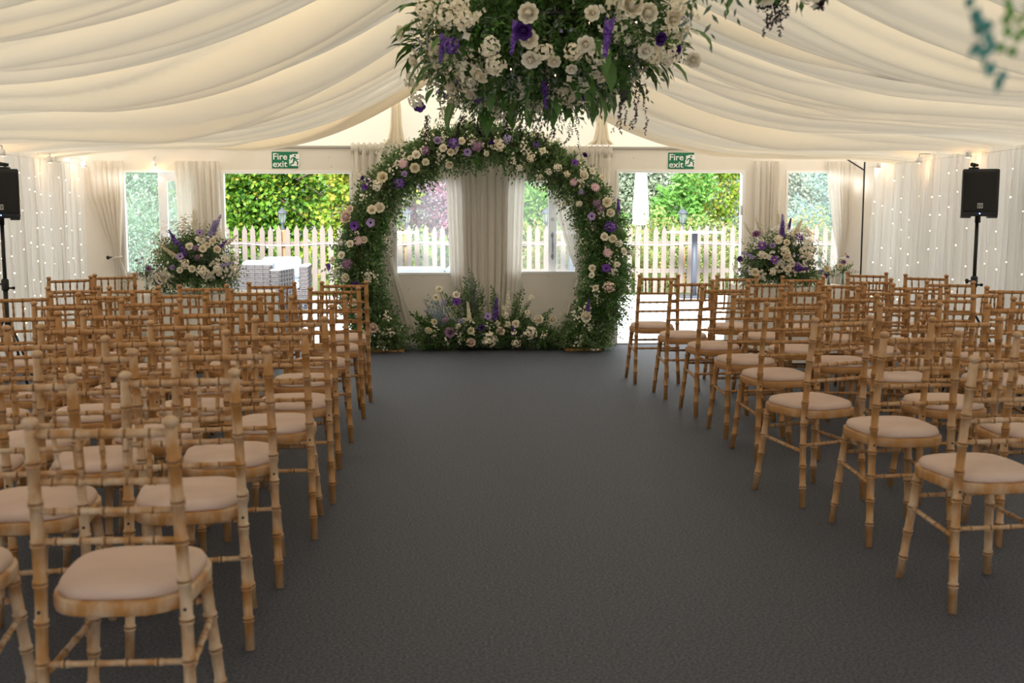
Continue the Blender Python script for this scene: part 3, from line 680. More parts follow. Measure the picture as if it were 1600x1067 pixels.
def make_chair():
    t = link('banquet_chair', None)
    def ring_stack(levels, m, name):
        mb = MB(); n = 28; v = []
        for k, z in levels: v += [(x, y, z) for x, y in seat_outline(k)]
        mb.add(v, [(i * n + a, i * n + (a + 1) % n, (i + 1) * n + (a + 1) % n, (i + 1) * n + a) for i in range(len(levels) - 1) for a in range(n)] + [tuple(range(n))[::-1], tuple(range((len(levels) - 1) * n, len(levels) * n))], 0, True)
        return mb.obj(name, m, t)
    ring_stack([(0.80, 0.424), (0.99, 0.424), (1.0, 0.428), (1.0, 0.456), (0.985, 0.461), (0.9, 0.462)], M_wood, 'seat_frame')
    ring_stack([(0.90, 0.4615), (0.935, 0.464), (0.94, 0.476), (0.90, 0.489), (0.78, 0.497), (0.5, 0.501), (0.2, 0.502)], M_cush, 'seat_cushion')
    prof = [(0.186, -0.192, 0.0), (0.178, -0.172, 0.24), (0.174, -0.168, 0.45), (0.169, -0.183, 0.66), (0.162, -0.212, 0.895)]
    for s in (-1, 1):
        mb = MB(); bamboo(mb, [(s * x, y, z) for x, y, z in prof], 0.0150, 0.0155, 0.102, 10, 0.10)
        x, y, z = prof[-1]
        mb.tube([(s * x, y, z), (s * x, y - 0.001, z + 0.006), (s * x, y - 0.001, z + 0.010), (s * x, y - 0.002, z + 0.020), (s * x, y - 0.003, z + 0.027)], [0.012, 0.012, 0.0195, 0.0195, 0.011], 10)
        mb.obj('rear_post', M_bam, t)
        mb = MB(); mb.tube([(s * 0.1745, -0.1842, 0.437), (s * 0.1745, -0.1868, 0.437)], 0.0048, 6); mb.obj('bolt', M_black, t)
    for s in (-1, 1):
        mb = MB(); bamboo(mb, [(s * 0.184, 0.196, 0.0), (s * 0.146, 0.150, 0.426)], 0.0140, 0.0175, 0.102, 10, 0.09)
        mb.obj('front_leg', M_bam, t)
    def back(z):   # x half-span and y of the posts at height z
        for (x0, y0, z0), (x1, y1, z1) in zip(prof[:-1], prof[1:]):
            if z0 <= z <= z1:
                f = (z - z0) / (z1 - z0); return x0 + (x1 - x0) * f, y0 + (y1 - y0) * f
        return prof[-1][:2]
    for z, nm, rr in ((0.882, 'top_rail', 0.0110), (0.762, 'cross_rail', 0.0085), (0.688, 'cross_rail', 0.0085), (0.612, 'cross_rail', 0.0085)):
        x, y = back(z); mb = MB(); bamboo(mb, [(-x + 0.010, y, z), (x - 0.010, y, z)], rr, rr, 0.058, 8, 0.035, 0.0022); mb.obj(nm, M_bam, t)
    for i in range(5):
        f = (i - 2) / 2; x1, y1 = back(0.876); x0, y0 = back(0.766)
        mb = MB(); bamboo(mb, [(f * x0 * 0.64, y0, 0.766), (f * x1 * 0.68, y1, 0.876)], 0.0064, 0.0060, 0.042, 6, 0.032, 0.0018); mb.obj('spindle', M_bam, t)
    for z, a, b in ((0.300, (-0.172, -0.171), (0.172, -0.171)), (0.335, (-0.154, 0.160), (0.154, 0.160)), (0.268, (-0.177, -0.164), (-0.160, 0.163)), (0.268, (0.177, -0.164), (0.160, 0.163))):
        mb = MB(); bamboo(mb, [(a[0], a[1], z), (b[0], b[1], z + (0.02 if abs(a[0] - b[0]) < 0.1 else 0))], 0.0085, 0.0085, 0.075, 8, 0.05, 0.002); mb.obj('stretcher', M_bam, t)
    return t
# where the middle of each backrest top stands, and the turn of the chair in degrees; from the aisle outwards, row by row from the arch
LEFT = [[(-1.133, 8.13, 7), (-1.653, 8.06, 6), (-2.09, 7.80, 9), (-2.52, 7.62, 9), (-2.93, 7.62, 14)],
        [(-1.131, 7.46, 7), (-1.63, 7.32, 4), (-2.079, 7.12, 7), (-2.527, 7.02, 10), (-2.98, 6.86, 22)],
        [(-1.145, 6.67, 6), (-1.644, 6.60, 8), (-2.084, 6.44, 9), (-2.52, 6.27, 7)],
        [(-1.143, 5.93, 6), (-1.585, 5.70, 9), (-2.03, 5.62, 8), (-2.47, 5.55, 10)],
        [(-1.095, 5.20, 4), (-1.545, 5.07, 7), (-1.985, 4.93, 9), (-2.43, 4.82, 9)],
        [(-1.112, 4.62, 4), (-1.545, 4.42, 9), (-1.99, 4.32, 10)],
        [(-1.160, 3.98, 8), (-1.63, 3.93, 8), (-2.08, 3.84, 8)],
        [(-1.160, 3.38, 8), (-1.63, 3.29, 9)],
        [(-1.149, 2.58, 2), (-1.66, 2.60, 4)]]
RIGHT = [[(1.381, 8.96, 1), (2.003, 8.83, -3), (2.50, 8.66, -6), (2.93, 8.36, -14), (3.40, 7.98, -20)],
         [(1.490, 8.19, 2), (2.056, 8.07, -5), (2.54, 7.88, -9), (2.99, 7.62, -14), (3.50, 7.25, -18)],
         [(1.560, 7.45, 4), (2.050, 7.22, -5), (2.55, 7.13, -8), (3.07, 6.92, -11)],
         [(1.584, 6.68, 5), (2.118, 6.56, -6), (2.68, 6.47, -8), (3.17, 6.27, -11)],
         [(1.595, 6.02, 7), (2.225, 5.93, -6), (2.75, 5.75, -6)],
         [(1.540, 5.09, 19), (2.116, 5.03, -4)],
         [(1.625, 4.40, 5), (2.17, 4.34, -3)],
         [(1.625, 3.62, 4)]]
EXTRA = [(-3.40, 8.92, 33, 'limed bamboo-style chair turned inwards in far left corner, leftmost of two'), (-3.18, 9.36, 30, 'limed bamboo-style chair turned inwards in far left corner, nearer the flowers'),
         (3.27, 9.30, -30, 'limed bamboo-style chair turned inwards in far right corner, nearer the flowers'), (3.60, 8.86, -34, 'limed bamboo-style chair turned inwards in far right corner, rightmost of two')]
proto = make_chair(); used = False
ORD = ['first', 'second', 'third', 'fourth', 'fifth', 'sixth', 'seventh', 'eighth', 'ninth']
def place_chair(x, y, deg, label, group):
    global used
    c = proto if not used else copy_tree(proto); used = True
    a = R(deg + random.uniform(-1.5, 1.5)); oy = -0.213                 # the backrest top sits behind the middle of the seat
    c.location = (x + math.sin(a) * oy, y - math.cos(a) * oy, 0); c.rotation_euler = (0, 0, a)
    tag(c, label, 'chair', group)
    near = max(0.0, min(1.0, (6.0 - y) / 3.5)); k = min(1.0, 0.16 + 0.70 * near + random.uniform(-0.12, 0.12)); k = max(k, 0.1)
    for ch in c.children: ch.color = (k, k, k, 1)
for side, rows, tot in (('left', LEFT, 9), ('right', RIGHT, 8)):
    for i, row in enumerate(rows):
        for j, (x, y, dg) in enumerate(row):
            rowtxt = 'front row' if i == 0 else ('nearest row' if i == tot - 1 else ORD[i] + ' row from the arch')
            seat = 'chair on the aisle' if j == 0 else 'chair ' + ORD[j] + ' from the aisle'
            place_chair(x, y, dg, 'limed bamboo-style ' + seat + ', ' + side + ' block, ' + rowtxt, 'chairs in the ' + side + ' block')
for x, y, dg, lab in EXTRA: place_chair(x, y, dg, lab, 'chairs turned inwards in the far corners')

# ------------------------------------------------------------------ speakers
def speaker_stand(x, y, label, lean):
    t = thing('speaker_stand', label, 'stand', (x, y, 0))
    mb = MB(); mb.tube([(0, 0, 0.15), (0, 0, 0.90)], 0.0175, 12); mb.obj('lower_pole', M_black, t)
    mb = MB(); mb.tube([(0, 0, 0.85), (0, 0, 1.40)], 0.0140, 12); mb.obj('upper_pole', M_black, t)
    mb = MB(); mb.lathe([(0.02, 0.84), (0.027, 0.85), (0.027, 0.92), (0.02, 0.93)], 12); mb.obj('collar', M_black, t)
    for s, z in ((-1, 0.89), (1, 0.86)):
        mb = MB(); mb.tube([(s * 0.025, 0, z), (s * 0.05, 0, z)], 0.007, 8)
        mb.tube([(s * 0.05, 0, z), (s * 0.053, 0, z), (s * 0.068, 0, z), (s * 0.07, 0, z)], [0.012, 0.019, 0.019, 0.012] if s < 0 else [0.008, 0.012, 0.012, 0.008], 10); mb.obj('knob', M_black, t)
    for k in range(3):
        a = R(90 + 120 * k); c, s = math.cos(a), math.sin(a)
        mb = MB(); mb.tube([(c * 0.02, s * 0.02, 0.62), (c * 0.36, s * 0.36, 0.015)], 0.010, 8)
        o = mb.obj('leg', M_black, t)
        mb = MB(); mb.tube([(c * 0.35, s * 0.35, 0.03), (c * 0.375, s * 0.375, 0.0)], 0.014, 8); mb.obj('rubber_foot', M_black, o)
        mb = MB(); mb.tube([(c * 0.02, s * 0.02, 0.20), (c * 0.17, s * 0.17, 0.34)], 0.006, 6); mb.obj('strut', M_black, t)
def speaker(x, y, z, rz, label):
    t = thing('loudspeaker', label, 'speaker', (x, y, z), rz)
    w, h, d = 0.265, 0.365, 0.20
    mb = MB()   # tapered cabinet, front toward -Y
    f = [(-w / 2, -d / 2), (w / 2, -d / 2), (w / 2, -d / 2 + 0.06), (w * 0.33, d / 2), (-w * 0.33, d / 2), (-w / 2, -d / 2 + 0.06)]
    v = []; zs = [(0.0, 0.95), (0.012, 1.0), (h - 0.012, 1.0), (h, 0.95)]
    for zz, k in zs: v += [(a * k, b * k, zz) for a, b in f]
    mb.add(v, [(i * 6 + a, i * 6 + (a + 1) % 6, (i + 1) * 6 + (a + 1) % 6, (i + 1) * 6 + a) for i in range(3) for a in range(6)] + [tuple(range(6))[::-1], tuple(range(18, 24))])
    mb.obj('cabinet', M_black, t)
    mb = MB(); mb.bevbox(-w * 0.455, w * 0.455, -d / 2 - 0.012, -d / 2, 0.035, h - 0.02, 0.006); mb.obj('grille', M_grille, t)
    for s in (-1, 1):
        mb = MB(); mb.bevbox(s * w * 0.36 - 0.035, s * w * 0.36 + 0.035, -d / 2 - 0.004, d / 2 - 0.08, -0.014, 0.012, 0.006); mb.obj('foot', M_black, t)
    mb = MB(); mb.bevbox(-0.02, 0.02, -d / 2 - 0.0145, -d / 2 - 0.012, 0.062, 0.102, 0.001); b = mb.obj('badge', M_steel, t)
    mb = MB()   # two joined letters E and V in the badge
    for pg in ([(-0.9, 0.75), (-0.05, 0.75), (-0.05, 0.5), (-0.62, 0.5), (-0.62, 0.15), (-0.15, 0.15), (-0.15, -0.1), (-0.62, -0.1), (-0.62, -0.5), (-0.05, -0.5), (-0.05, -0.75), (-0.9, -0.75)],
               [(0.0, 0.75), (0.27, 0.75), (0.47, -0.2), (0.67, 0.75), (0.92, 0.75), (0.60, -0.75), (0.34, -0.75)]):
        poly(mb, pg, -d / 2 - 0.0158, 0, 0, 0.082, 0.017)
    mb.obj('logo', M_black, b)
    mb = MB(); mb.tube([(0, -d / 2 - 0.010, 0.022), (0, -d / 2 - 0.014, 0.022)], 0.004, 8); mb.obj('power_light', M_blue, t)
    mb = MB(); mb.lathe([(0.022, -0.05), (0.022, 0.0), (0.03, 0.001)], 10); mb.obj('pole_socket', M_black, t)
    return t
def clamp(x, y, z, label):
    t = thing('clip_lamp', label, 'lamp', (x, y, z))
    mb = MB(); mb.bevbox(-0.03, 0.03, -0.03, 0.03, 0, 0.015, 0.004); mb.obj('base', M_black, t)
    mb = MB(); mb.tube([(0, 0, 0.015), (0.006, 0, 0.03)], 0.008, 8); mb.tube([(-0.028, -0.02, 0.036), (0.028, 0.0, 0.030)], [0.016, 0.012], 10); mb.obj('lamp_head', M_black, t)
SR = (3.80, 8.42); SL = (-3.71, 8.42)
speaker_stand(SR[0], SR[1], 'black tripod stand under the speaker by the right wall', 1)
speaker_stand(SL[0], SL[1], 'black tripod stand under the speaker by the left wall', -1)
speaker(SR[0], SR[1] - 0.01, 1.40, R(-20), 'black loudspeaker on a stand by the right wall')
speaker(SL[0], SL[1] - 0.01, 1.385, R(22), 'black loudspeaker on a stand at left edge of photo')
clamp(SR[0] - 0.06, SR[1] - 0.03, 1.765, 'small black clip lamp on top of the right speaker')
clamp(SL[0] + 0.055, SL[1] - 0.03, 1.75, 'small black clip lamp on top of the left speaker')

# ------------------------------------------------------------------ flower tables
def cloth_table(x, y, w, d, h, label, cl_label):
    t = thing('folding_table', label, 'table', (x, y, 0))
    mb = MB(); mb.bevbox(-w / 2 + 0.02, w / 2 - 0.02, -d / 2 + 0.02, d / 2 - 0.02, h - 0.03, h - 0.004, 0.004); mb.obj('tabletop', M_white, t)
    for sx in (-1, 1):
        for sy in (-1, 1):
            mb = MB(); mb.tube([(sx * (w / 2 - 0.09), sy * (d / 2 - 0.09), 0), (sx * (w / 2 - 0.09), sy * (d / 2 - 0.09), h - 0.03)], 0.014, 8); mb.obj('leg', M_steel, t)
    # cloth: flat top and a skirt rippling to the floor
    n = 120; V = []; levels = [(h + 0.001, 0.96, 0), (h + 0.001, 0.995, 0), (h - 0.006, 1.0, 0), (h - 0.15, 1.005, 0.010), (h * 0.5, 1.015, 0.022), (0.02, 1.03, 0.034)]
    for z, k, rp in levels:
        for i in range(n):
            a = 2 * math.pi * i / n; c, s = math.cos(a), math.sin(a); e = 0.16
            px = math.copysign(abs(c) ** e, c) * w / 2 * k; py = math.copysign(abs(s) ** e, s) * d / 2 * k
            rr = rp * math.sin(i * 0.85 + 0.7 * math.sin(i * 0.31))
            V.append((px + rr * c, py + rr * s, z))
    mb = MB(); mb.add(V, [(i * n + a, (i + 1) * n + a, (i + 1) * n + (a + 1) % n, i * n + (a + 1) % n) for i in range(len(levels) - 1) for a in range(n)] + [tuple(range(n))], 0, True)
    o = mb.obj('tablecloth', M_linen, None, (x, y, 0)); tag(o, cl_label, 'tablecloth')
cloth_table(-2.58, 10.22, 1.15, 0.62, 0.70, 'small table under white cloth below left window arrangement', 'white cloth to the floor under the left flower arrangement')
cloth_table(2.93, 10.42, 1.05, 0.62, 0.735, 'small table under white cloth below right window arrangement', 'white cloth to the floor under the right flower arrangement')

def core_foliage(parent, name, m, base, dr, length, nl, ll, lw, droop=0.25, spread=0.9):
    V, Fc = sprigs(base, dr, length, nl, ll, lw, droop, spread); return stuff(quads(name, V, Fc, m, parent))
def rel(v, root): return np.asarray(v) - np.array(root.location)
def vase(root, h, r, stems=6):
    mb = MB(); mb.lathe([(r * 0.7, 0.0), (r * 0.8, 0.004), (r * 0.75, h * 0.4), (r, h), (r * 0.93, h), (r * 0.68, h * 0.4), (r * 0.7, 0.012), (0, 0.01)], 16); mb.obj('vase', M_clear, root)
    mb = MB()
    for k in range(stems):
        a = k * 6.28 / stems; mb.tube([(math.cos(a) * r * 0.45, math.sin(a) * r * 0.45, 0.015), (-math.cos(a) * r * 0.5, -math.sin(a) * r * 0.5, h + 0.08)], 0.004, 5)
    mb.obj('stems', L_stem, root)

def arrangement(name, label, x, y, ztable, zc, rx, rz, flowers, seed):
    """a fan of foliage over a vase; flowers: (kind, photo x, photo y, radius, toward camera offset)"""
    t = thing(name, label, 'flowers', (x, y, ztable))
    vase(t, zc - ztable - 0.02, 0.055, 8)
    g = np.random.default_rng(seed); n = 1500
    a = g.uniform(0, 2 * np.pi, n); el = np.arcsin(g.uniform(-0.45, 1.0, n))
    d = np.stack([np.cos(a) * np.cos(el), np.sin(a) * np.cos(el) * 0.75, np.sin(el)], 1)
    c = np.array([0, 0, zc - ztable + 0.06])
    ln = g.uniform(0.12, 0.24, n); rad = np.stack([rx * np.ones(n), rx * np.ones(n) * 0.8, np.where(d[:, 2] > 0, rz, rz * 0.45)], 1)
    base = c + d * (rad * g.uniform(0.1, 0.62, (n, 1)))
    core_foliage(t, 'foliage', L_arch, base[:700], d[:700], ln[:700], 9, 0.045, 0.02)
    core_foliage(t, 'grey_foliage', L_sage, base[1000:1300], d[1000:1300], ln[1000:1300], 9, 0.045, 0.016)
    core_foliage(t, 'fresh_foliage', L_fresh, base[1300:1450] - [0, 0, 0.06], d[1300:1450] * [1, 1, 0.2], ln[1300:1450], 9, 0.04, 0.02, 0.7)
    # loose white blossom sprays
    m = 1100; aa = g.uniform(0, 2 * np.pi, m); ee = np.arcsin(g.uniform(-0.35, 1, m)); dd = np.stack([np.cos(aa) * np.cos(ee), np.sin(aa) * np.cos(ee) * 0.8, np.sin(ee)], 1)
    ctr = dd[:70]; idx = g.integers(0, 70, m); dd = nrm(ctr[idx] + g.normal(size=(m, 3)) * 0.10)
    R_ = np.stack([rx * np.ones(m), rx * 0.8 * np.ones(m), np.where(dd[:, 2] > 0, rz, rz * 0.45)], 1)
    pos = c + dd * R_ * (0.78 + 0.32 * g.uniform(size=70)[idx] + 0.05 * g.normal(size=m))[:, None]
    stuff(quads('blossom_sprays', *florets(pos, dd, 0.018), L_blossom, t))
    m2 = 160; idx = g.integers(40, 70, m2); dd = nrm(ctr[idx] + g.normal(size=(m2, 3)) * 0.09); R_ = np.stack([rx * np.ones(m2), rx * 0.8 * np.ones(m2), np.where(dd[:, 2] > 0, rz, rz * 0.45)], 1)
    stuff(quads('lilac_sprays', *florets(c + dd * R_ * g.uniform(0.85, 1.1, (m2, 1)), dd, 0.011), L_lilac, t))
    for kind, px, py, rad_, off in flowers:
        p = P(px, py, y - off - 0.07); q = p - Vector((x, y, ztable)); out = (q - Vector(c)); out.y -= 0.25
        if 'spike' in kind: out.y *= 0.4; q = q - out.normalized() * rad_ * 0.5
        flower(kind, q, out, rad_, t)
    return t
arrangement('flower_arrangement', 'tall white and purple flower arrangement on the table by left window', -2.68, 10.1, 0.70, 0.84, 0.40, 0.46, [
    ('purple_spike', 270, 370, 0.15, 0.22), ('purple_spike', 284, 388, 0.17, 0.26), ('purple_spike', 347, 383, 0.14, 0.22), ('white_spike', 304, 345, 0.22, 0.05), ('white_spike', 318, 355, 0.20, 0.05), ('cream_spike', 275, 400, 0.14, 0.25),
    ('lilac_anemone', 312, 364, 0.035, 0.22), ('lilac_anemone', 282, 401, 0.035, 0.30), ('cream_rose', 332, 377, 0.032, 0.26), ('cream_rose', 324, 383, 0.030, 0.28), ('cream_rose', 339, 390, 0.036, 0.28),
    ('white_rose', 317, 389, 0.036, 0.30), ('white_rose', 296, 385, 0.036, 0.28), ('hydrangea', 316, 424, 0.055, 0.30), ('hydrangea', 290, 413, 0.045, 0.30), ('white_rose', 300, 420, 0.034, 0.32), ('hydrangea', 340, 420, 0.042, 0.28), ('hydrangea', 352, 405, 0.040, 0.25),
    ('mauve_ball', 306, 388, 0.030, 0.28), ('mauve_ball', 308, 402, 0.026, 0.30), ('lilac_spike', 330, 360, 0.22, 0.1), ('lilac_spike', 338, 352, 0.22, 0.1), ('lilac_spike', 356, 412, 0.14, 0.25), ('lilac_spike', 350, 415, 0.14, 0.28),
    ('white_rose', 281, 422, 0.030, 0.30), ('cream_spike', 262, 392, 0.16, 0.18), ('hydrangea', 366, 420, 0.035, 0.2), ('lilac_rose', 270, 418, 0.026, 0.28), ('white_spike', 362, 375, 0.14, 0.1)], 21)
arrangement('flower_arrangement', 'tall white and purple flower arrangement on the table by right window', 2.80, 10.3, 0.735, 0.84, 0.40, 0.42, [
    ('purple_daisy', 1191, 384, 0.045, 0.28), ('purple_daisy', 1210, 406, 0.042, 0.32), ('purple_spike', 1223, 358, 0.17, 0.16), ('purple_spike', 1234, 350, 0.12, 0.10), ('purple_ball', 1249, 371, 0.038, 0.25), ('purple_spike', 1252, 420, 0.20, 0.28), ('purple_ball', 1247, 415, 0.035, 0.30),
    ('white_peony', 1229, 402, 0.048, 0.32), ('hydrangea', 1226, 392, 0.05, 0.30), ('cream_rose', 1229, 379, 0.034, 0.28), ('cream_rose', 1217, 377, 0.032, 0.28), ('white_rose', 1180, 425, 0.040, 0.28), ('hydrangea', 1216, 374, 0.045, 0.26), ('white_rose', 1196, 400, 0.03, 0.3),
    ('hydrangea', 1190, 398, 0.04, 0.28), ('mauve_rose', 1182, 366, 0.04, 0.2), ('lilac_spike', 1168, 398, 0.16, 0.22), ('lilac_spike', 1222, 352, 0.22, 0.1), ('purple_anemone', 1157, 405, 0.03, 0.2), ('white_spike', 1186, 352, 0.2, 0.06), ('white_spike', 1215, 338, 0.16, 0.06),
    ('cream_spike', 1246, 358, 0.2, 0.08), ('white_rose', 1231, 420, 0.034, 0.32), ('hydrangea', 1262, 398, 0.04, 0.24), ('lilac_rose', 1207, 384, 0.03, 0.3), ('white_spike', 1258, 385, 0.16, 0.2), ('hydrangea', 1207, 424, 0.036, 0.32), ('white_spike', 1170, 358, 0.18, 0.05)], 22)
def posy(label, px, py, y, zt, flowers, seed, h=0.12):
    b = P(px, py, y); t = thing('bud_vase', label, 'vase', (b.x, y, zt))
    vase(t, h, 0.026, 4); g = np.random.default_rng(seed); n = 46
    d = nrm(np.stack([g.normal(size=n) * 0.6, g.normal(size=n) * 0.5, g.uniform(0.0, 1.2, n)], 1))
    base = np.array([0, 0, h]) + d * g.uniform(0.0, 0.07, (n, 1))
    core_foliage(t, 'foliage', L_arch, base[:34], d[:34], g.uniform(0.08, 0.15, 34), 8, 0.026, 0.013)
    core_foliage(t, 'dusky_foliage', L_lilac, base[34:], d[34:], g.uniform(0.12, 0.2, 12), 8, 0.018, 0.008)
    for kind, fx, fy, r_ in flowers:
        q = P(fx, fy, y - 0.06) - t.location; out = q - Vector((0, 0, h)); out.y -= 0.1; flower(kind, q, out, r_, t)
posy('small bud vase with mauve flowers left of the left arrangement', 229, 430, 10.05, 0.70, [('mauve_rose', 232, 420, 0.030), ('mauve_ball', 219, 412, 0.018), ('mauve_ball', 213, 407, 0.016), ('mauve_ball', 222, 404, 0.016)], 31, 0.13)
posy('small bud vase with one cream rose beside the left arrangement', 256, 435, 10.02, 0.70, [('cream_rose', 255, 434, 0.042), ('purple_anemone', 250, 441, 0.030), ('lilac_ball', 243, 428, 0.02)], 32, 0.09)
posy('small bud vase with cream and purple flowers right of right arrangement', 1295, 430, 10.3, 0.735, [('cream_rose', 1292, 420, 0.034), ('purple_anemone', 1291, 431, 0.024), ('white_rose', 1299, 425, 0.024), ('lilac_rose', 1284, 424, 0.02)], 33, 0.09)
posy('small bud vase with mauve sprigs, rightmost on the right table', 1317, 425, 10.32, 0.735, [('cream_rose', 1313, 417, 0.034), ('mauve_rose', 1318, 410, 0.028), ('lilac_rose', 1324, 402, 0.022), ('blush_rose', 1321, 397, 0.022)], 34, 0.11)

# ------------------------------------------------------------------ flower arch
AY = 11.42; AC = np.array([-0.01, AY, 0.885]); AR = 1.30
arch = thing('flower_arch', 'round moon-gate arch covered in greenery, roses and purple flowers', 'flower arch', (0, AY, 0))
A0 = R(-42)
def ring(a, r=AR): return np.array([r * math.cos(a), 0, 0.885 + r * math.sin(a)])
mb = MB(); mb.tube([ring(a) + [-0.01, 0, 0] for a in np.linspace(A0, math.pi - A0, 60)], 0.018, 8); mb.obj('hoop', M_orangewood, arch)
for s in (-1, 1):
    bx = s * 1.03
    f = link('base', None, arch, (bx, 0, 0))
    for yy in (-0.16, 0.13):
        mb = MB(); mb.bevbox(-0.21, 0.21, yy, yy + 0.035, 0.0, 0.028, 0.003); mb.obj('board', M_orangewood, f)
    for xx in (-0.205, 0.165):
        mb = MB(); mb.bevbox(xx, xx + 0.04, -0.125, 0.13, 0.0, 0.026, 0.003); mb.obj('board', M_orangewood, f)
    mb = MB()
    for xx in (-0.212, 0.192): mb.box(xx, xx + 0.02, -0.162, -0.12, 0.0, 0.03)
    mb.obj('corner_cap', M_black, f)
def on_ring(n, a0, a1, g): 
    a = g.uniform(a0, a1, n); th = g.uniform(0, 2 * np.pi, n)
    rad = np.stack([np.cos(a), 0 * a, np.sin(a)], 1); d = rad * np.cos(th)[:, None] + np.array([0, 1, 0]) * np.sin(th)[:, None] * 0.8
    c = np.stack([AR * np.cos(a) - 0.01, 0 * a, 0.885 + AR * np.sin(a)], 1)
    return a, c, d, np.stack([-np.sin(a), 0 * a, np.cos(a)], 1)
g = np.random.default_rng(41)
def arch_leaves(name, m, n, a0, a1, ll, lw, th0, th1, nl=9, droop=0.3, len_=(0.10, 0.22)):
    a, c, d, tg = on_ring(n, a0, a1, g)
    th = np.interp(a, [A0, R(5), R(60), R(120), R(175), math.pi - A0], [th1 * 0.85, th1 * 0.92, th0, th0, th1 * 0.95, th1 * 0.8])
    base = c + d * (th * g.uniform(0.0, 0.62, n))[:, None]; base[:, 2] = np.maximum(base[:, 2], 0.05)
    dr = d + tg * g.normal(size=(n, 1)) * 0.7
    V, Fc = sprigs(base, dr, g.uniform(*len_, n), nl, ll, lw, droop); V[:, 2] = np.maximum(V[:, 2], 0.012); V[:, 1] = np.minimum(V[:, 1], WY - AY - 0.15)
    stuff(quads(name, V, Fc, m, arch))
arch_leaves('foliage', L_arch, 4600, A0, math.pi - A0, 0.060, 0.029, 0.17, 0.27)
arch_leaves('grey_foliage', L_sage, 380, A0, math.pi - A0, 0.05, 0.018, 0.19, 0.28)
arch_leaves('fresh_foliage', L_fresh, 1100, R(-40), R(28), 0.030, 0.020, 0.20, 0.25, 11, 0.5)
arch_leaves('fresh_foliage', L_fresh, 240, R(150), R(200), 0.030, 0.020, 0.20, 0.25, 11, 0.5)
# feet: bushier skirts of ruscus at the ground
for s in (-1, 1):
    n = 380; cx = 1.04 if s > 0 else -1.10; base = np.stack([cx + g.normal(size=n) * 0.075, g.normal(size=n) * 0.07 - 0.05, g.uniform(0.06, 0.28, n)], 1)
    d = nrm(np.stack([g.normal(size=n), g.normal(size=n) * 0.7 - 0.3, g.uniform(-0.2, 0.9, n)], 1))
    V, Fc = sprigs(base, d, g.uniform(0.12, 0.24, n), 9, 0.055, 0.02, 0.35); V[:, 2] = np.maximum(V[:, 2], 0.015); V[:, 1] = np.minimum(V[:, 1], WY - AY - 0.15); stuff(quads('foot_foliage', V, Fc, L_arch, arch))
# trailing strands
def trailing(parent, x, y, z, L, m, n=26, ll=0.022, lw=0.013, name='trailing_strand', g=g):
    t = np.linspace(0, 1, n); bend = g.normal() * 0.03
    pos = np.stack([x + bend * t ** 2 + 0.006 * np.sin(t * 11), y + 0.004 * np.cos(t * 9), z - L * t], 1)
    d = np.stack([g.normal(size=n), g.normal(size=n), -0.7 + 0 * t], 1)
    k = 3; pos = np.repeat(pos, k, 0); d = nrm(np.repeat(d, k, 0) + g.normal(size=(n * k, 3)) * 0.8)
    V, Fc = leaves(pos, d, g.normal(size=(n * k, 3)), ll * g.uniform(0.6, 1.2, n * k), lw)
    return quads(name, V, Fc, m, parent)
for px, py, L in ((905, 325, 0.40), (912, 330, 0.32), (918, 326, 0.28), (601, 335, 0.3), (596, 340, 0.25), (747, 232, 0.28), (785, 240, 0.22)):
    p = P(px, py, AY - 0.1); trailing(arch, p.x, p.y - AY, p.z, L, L_fresh, 30, 0.026, 0.014)
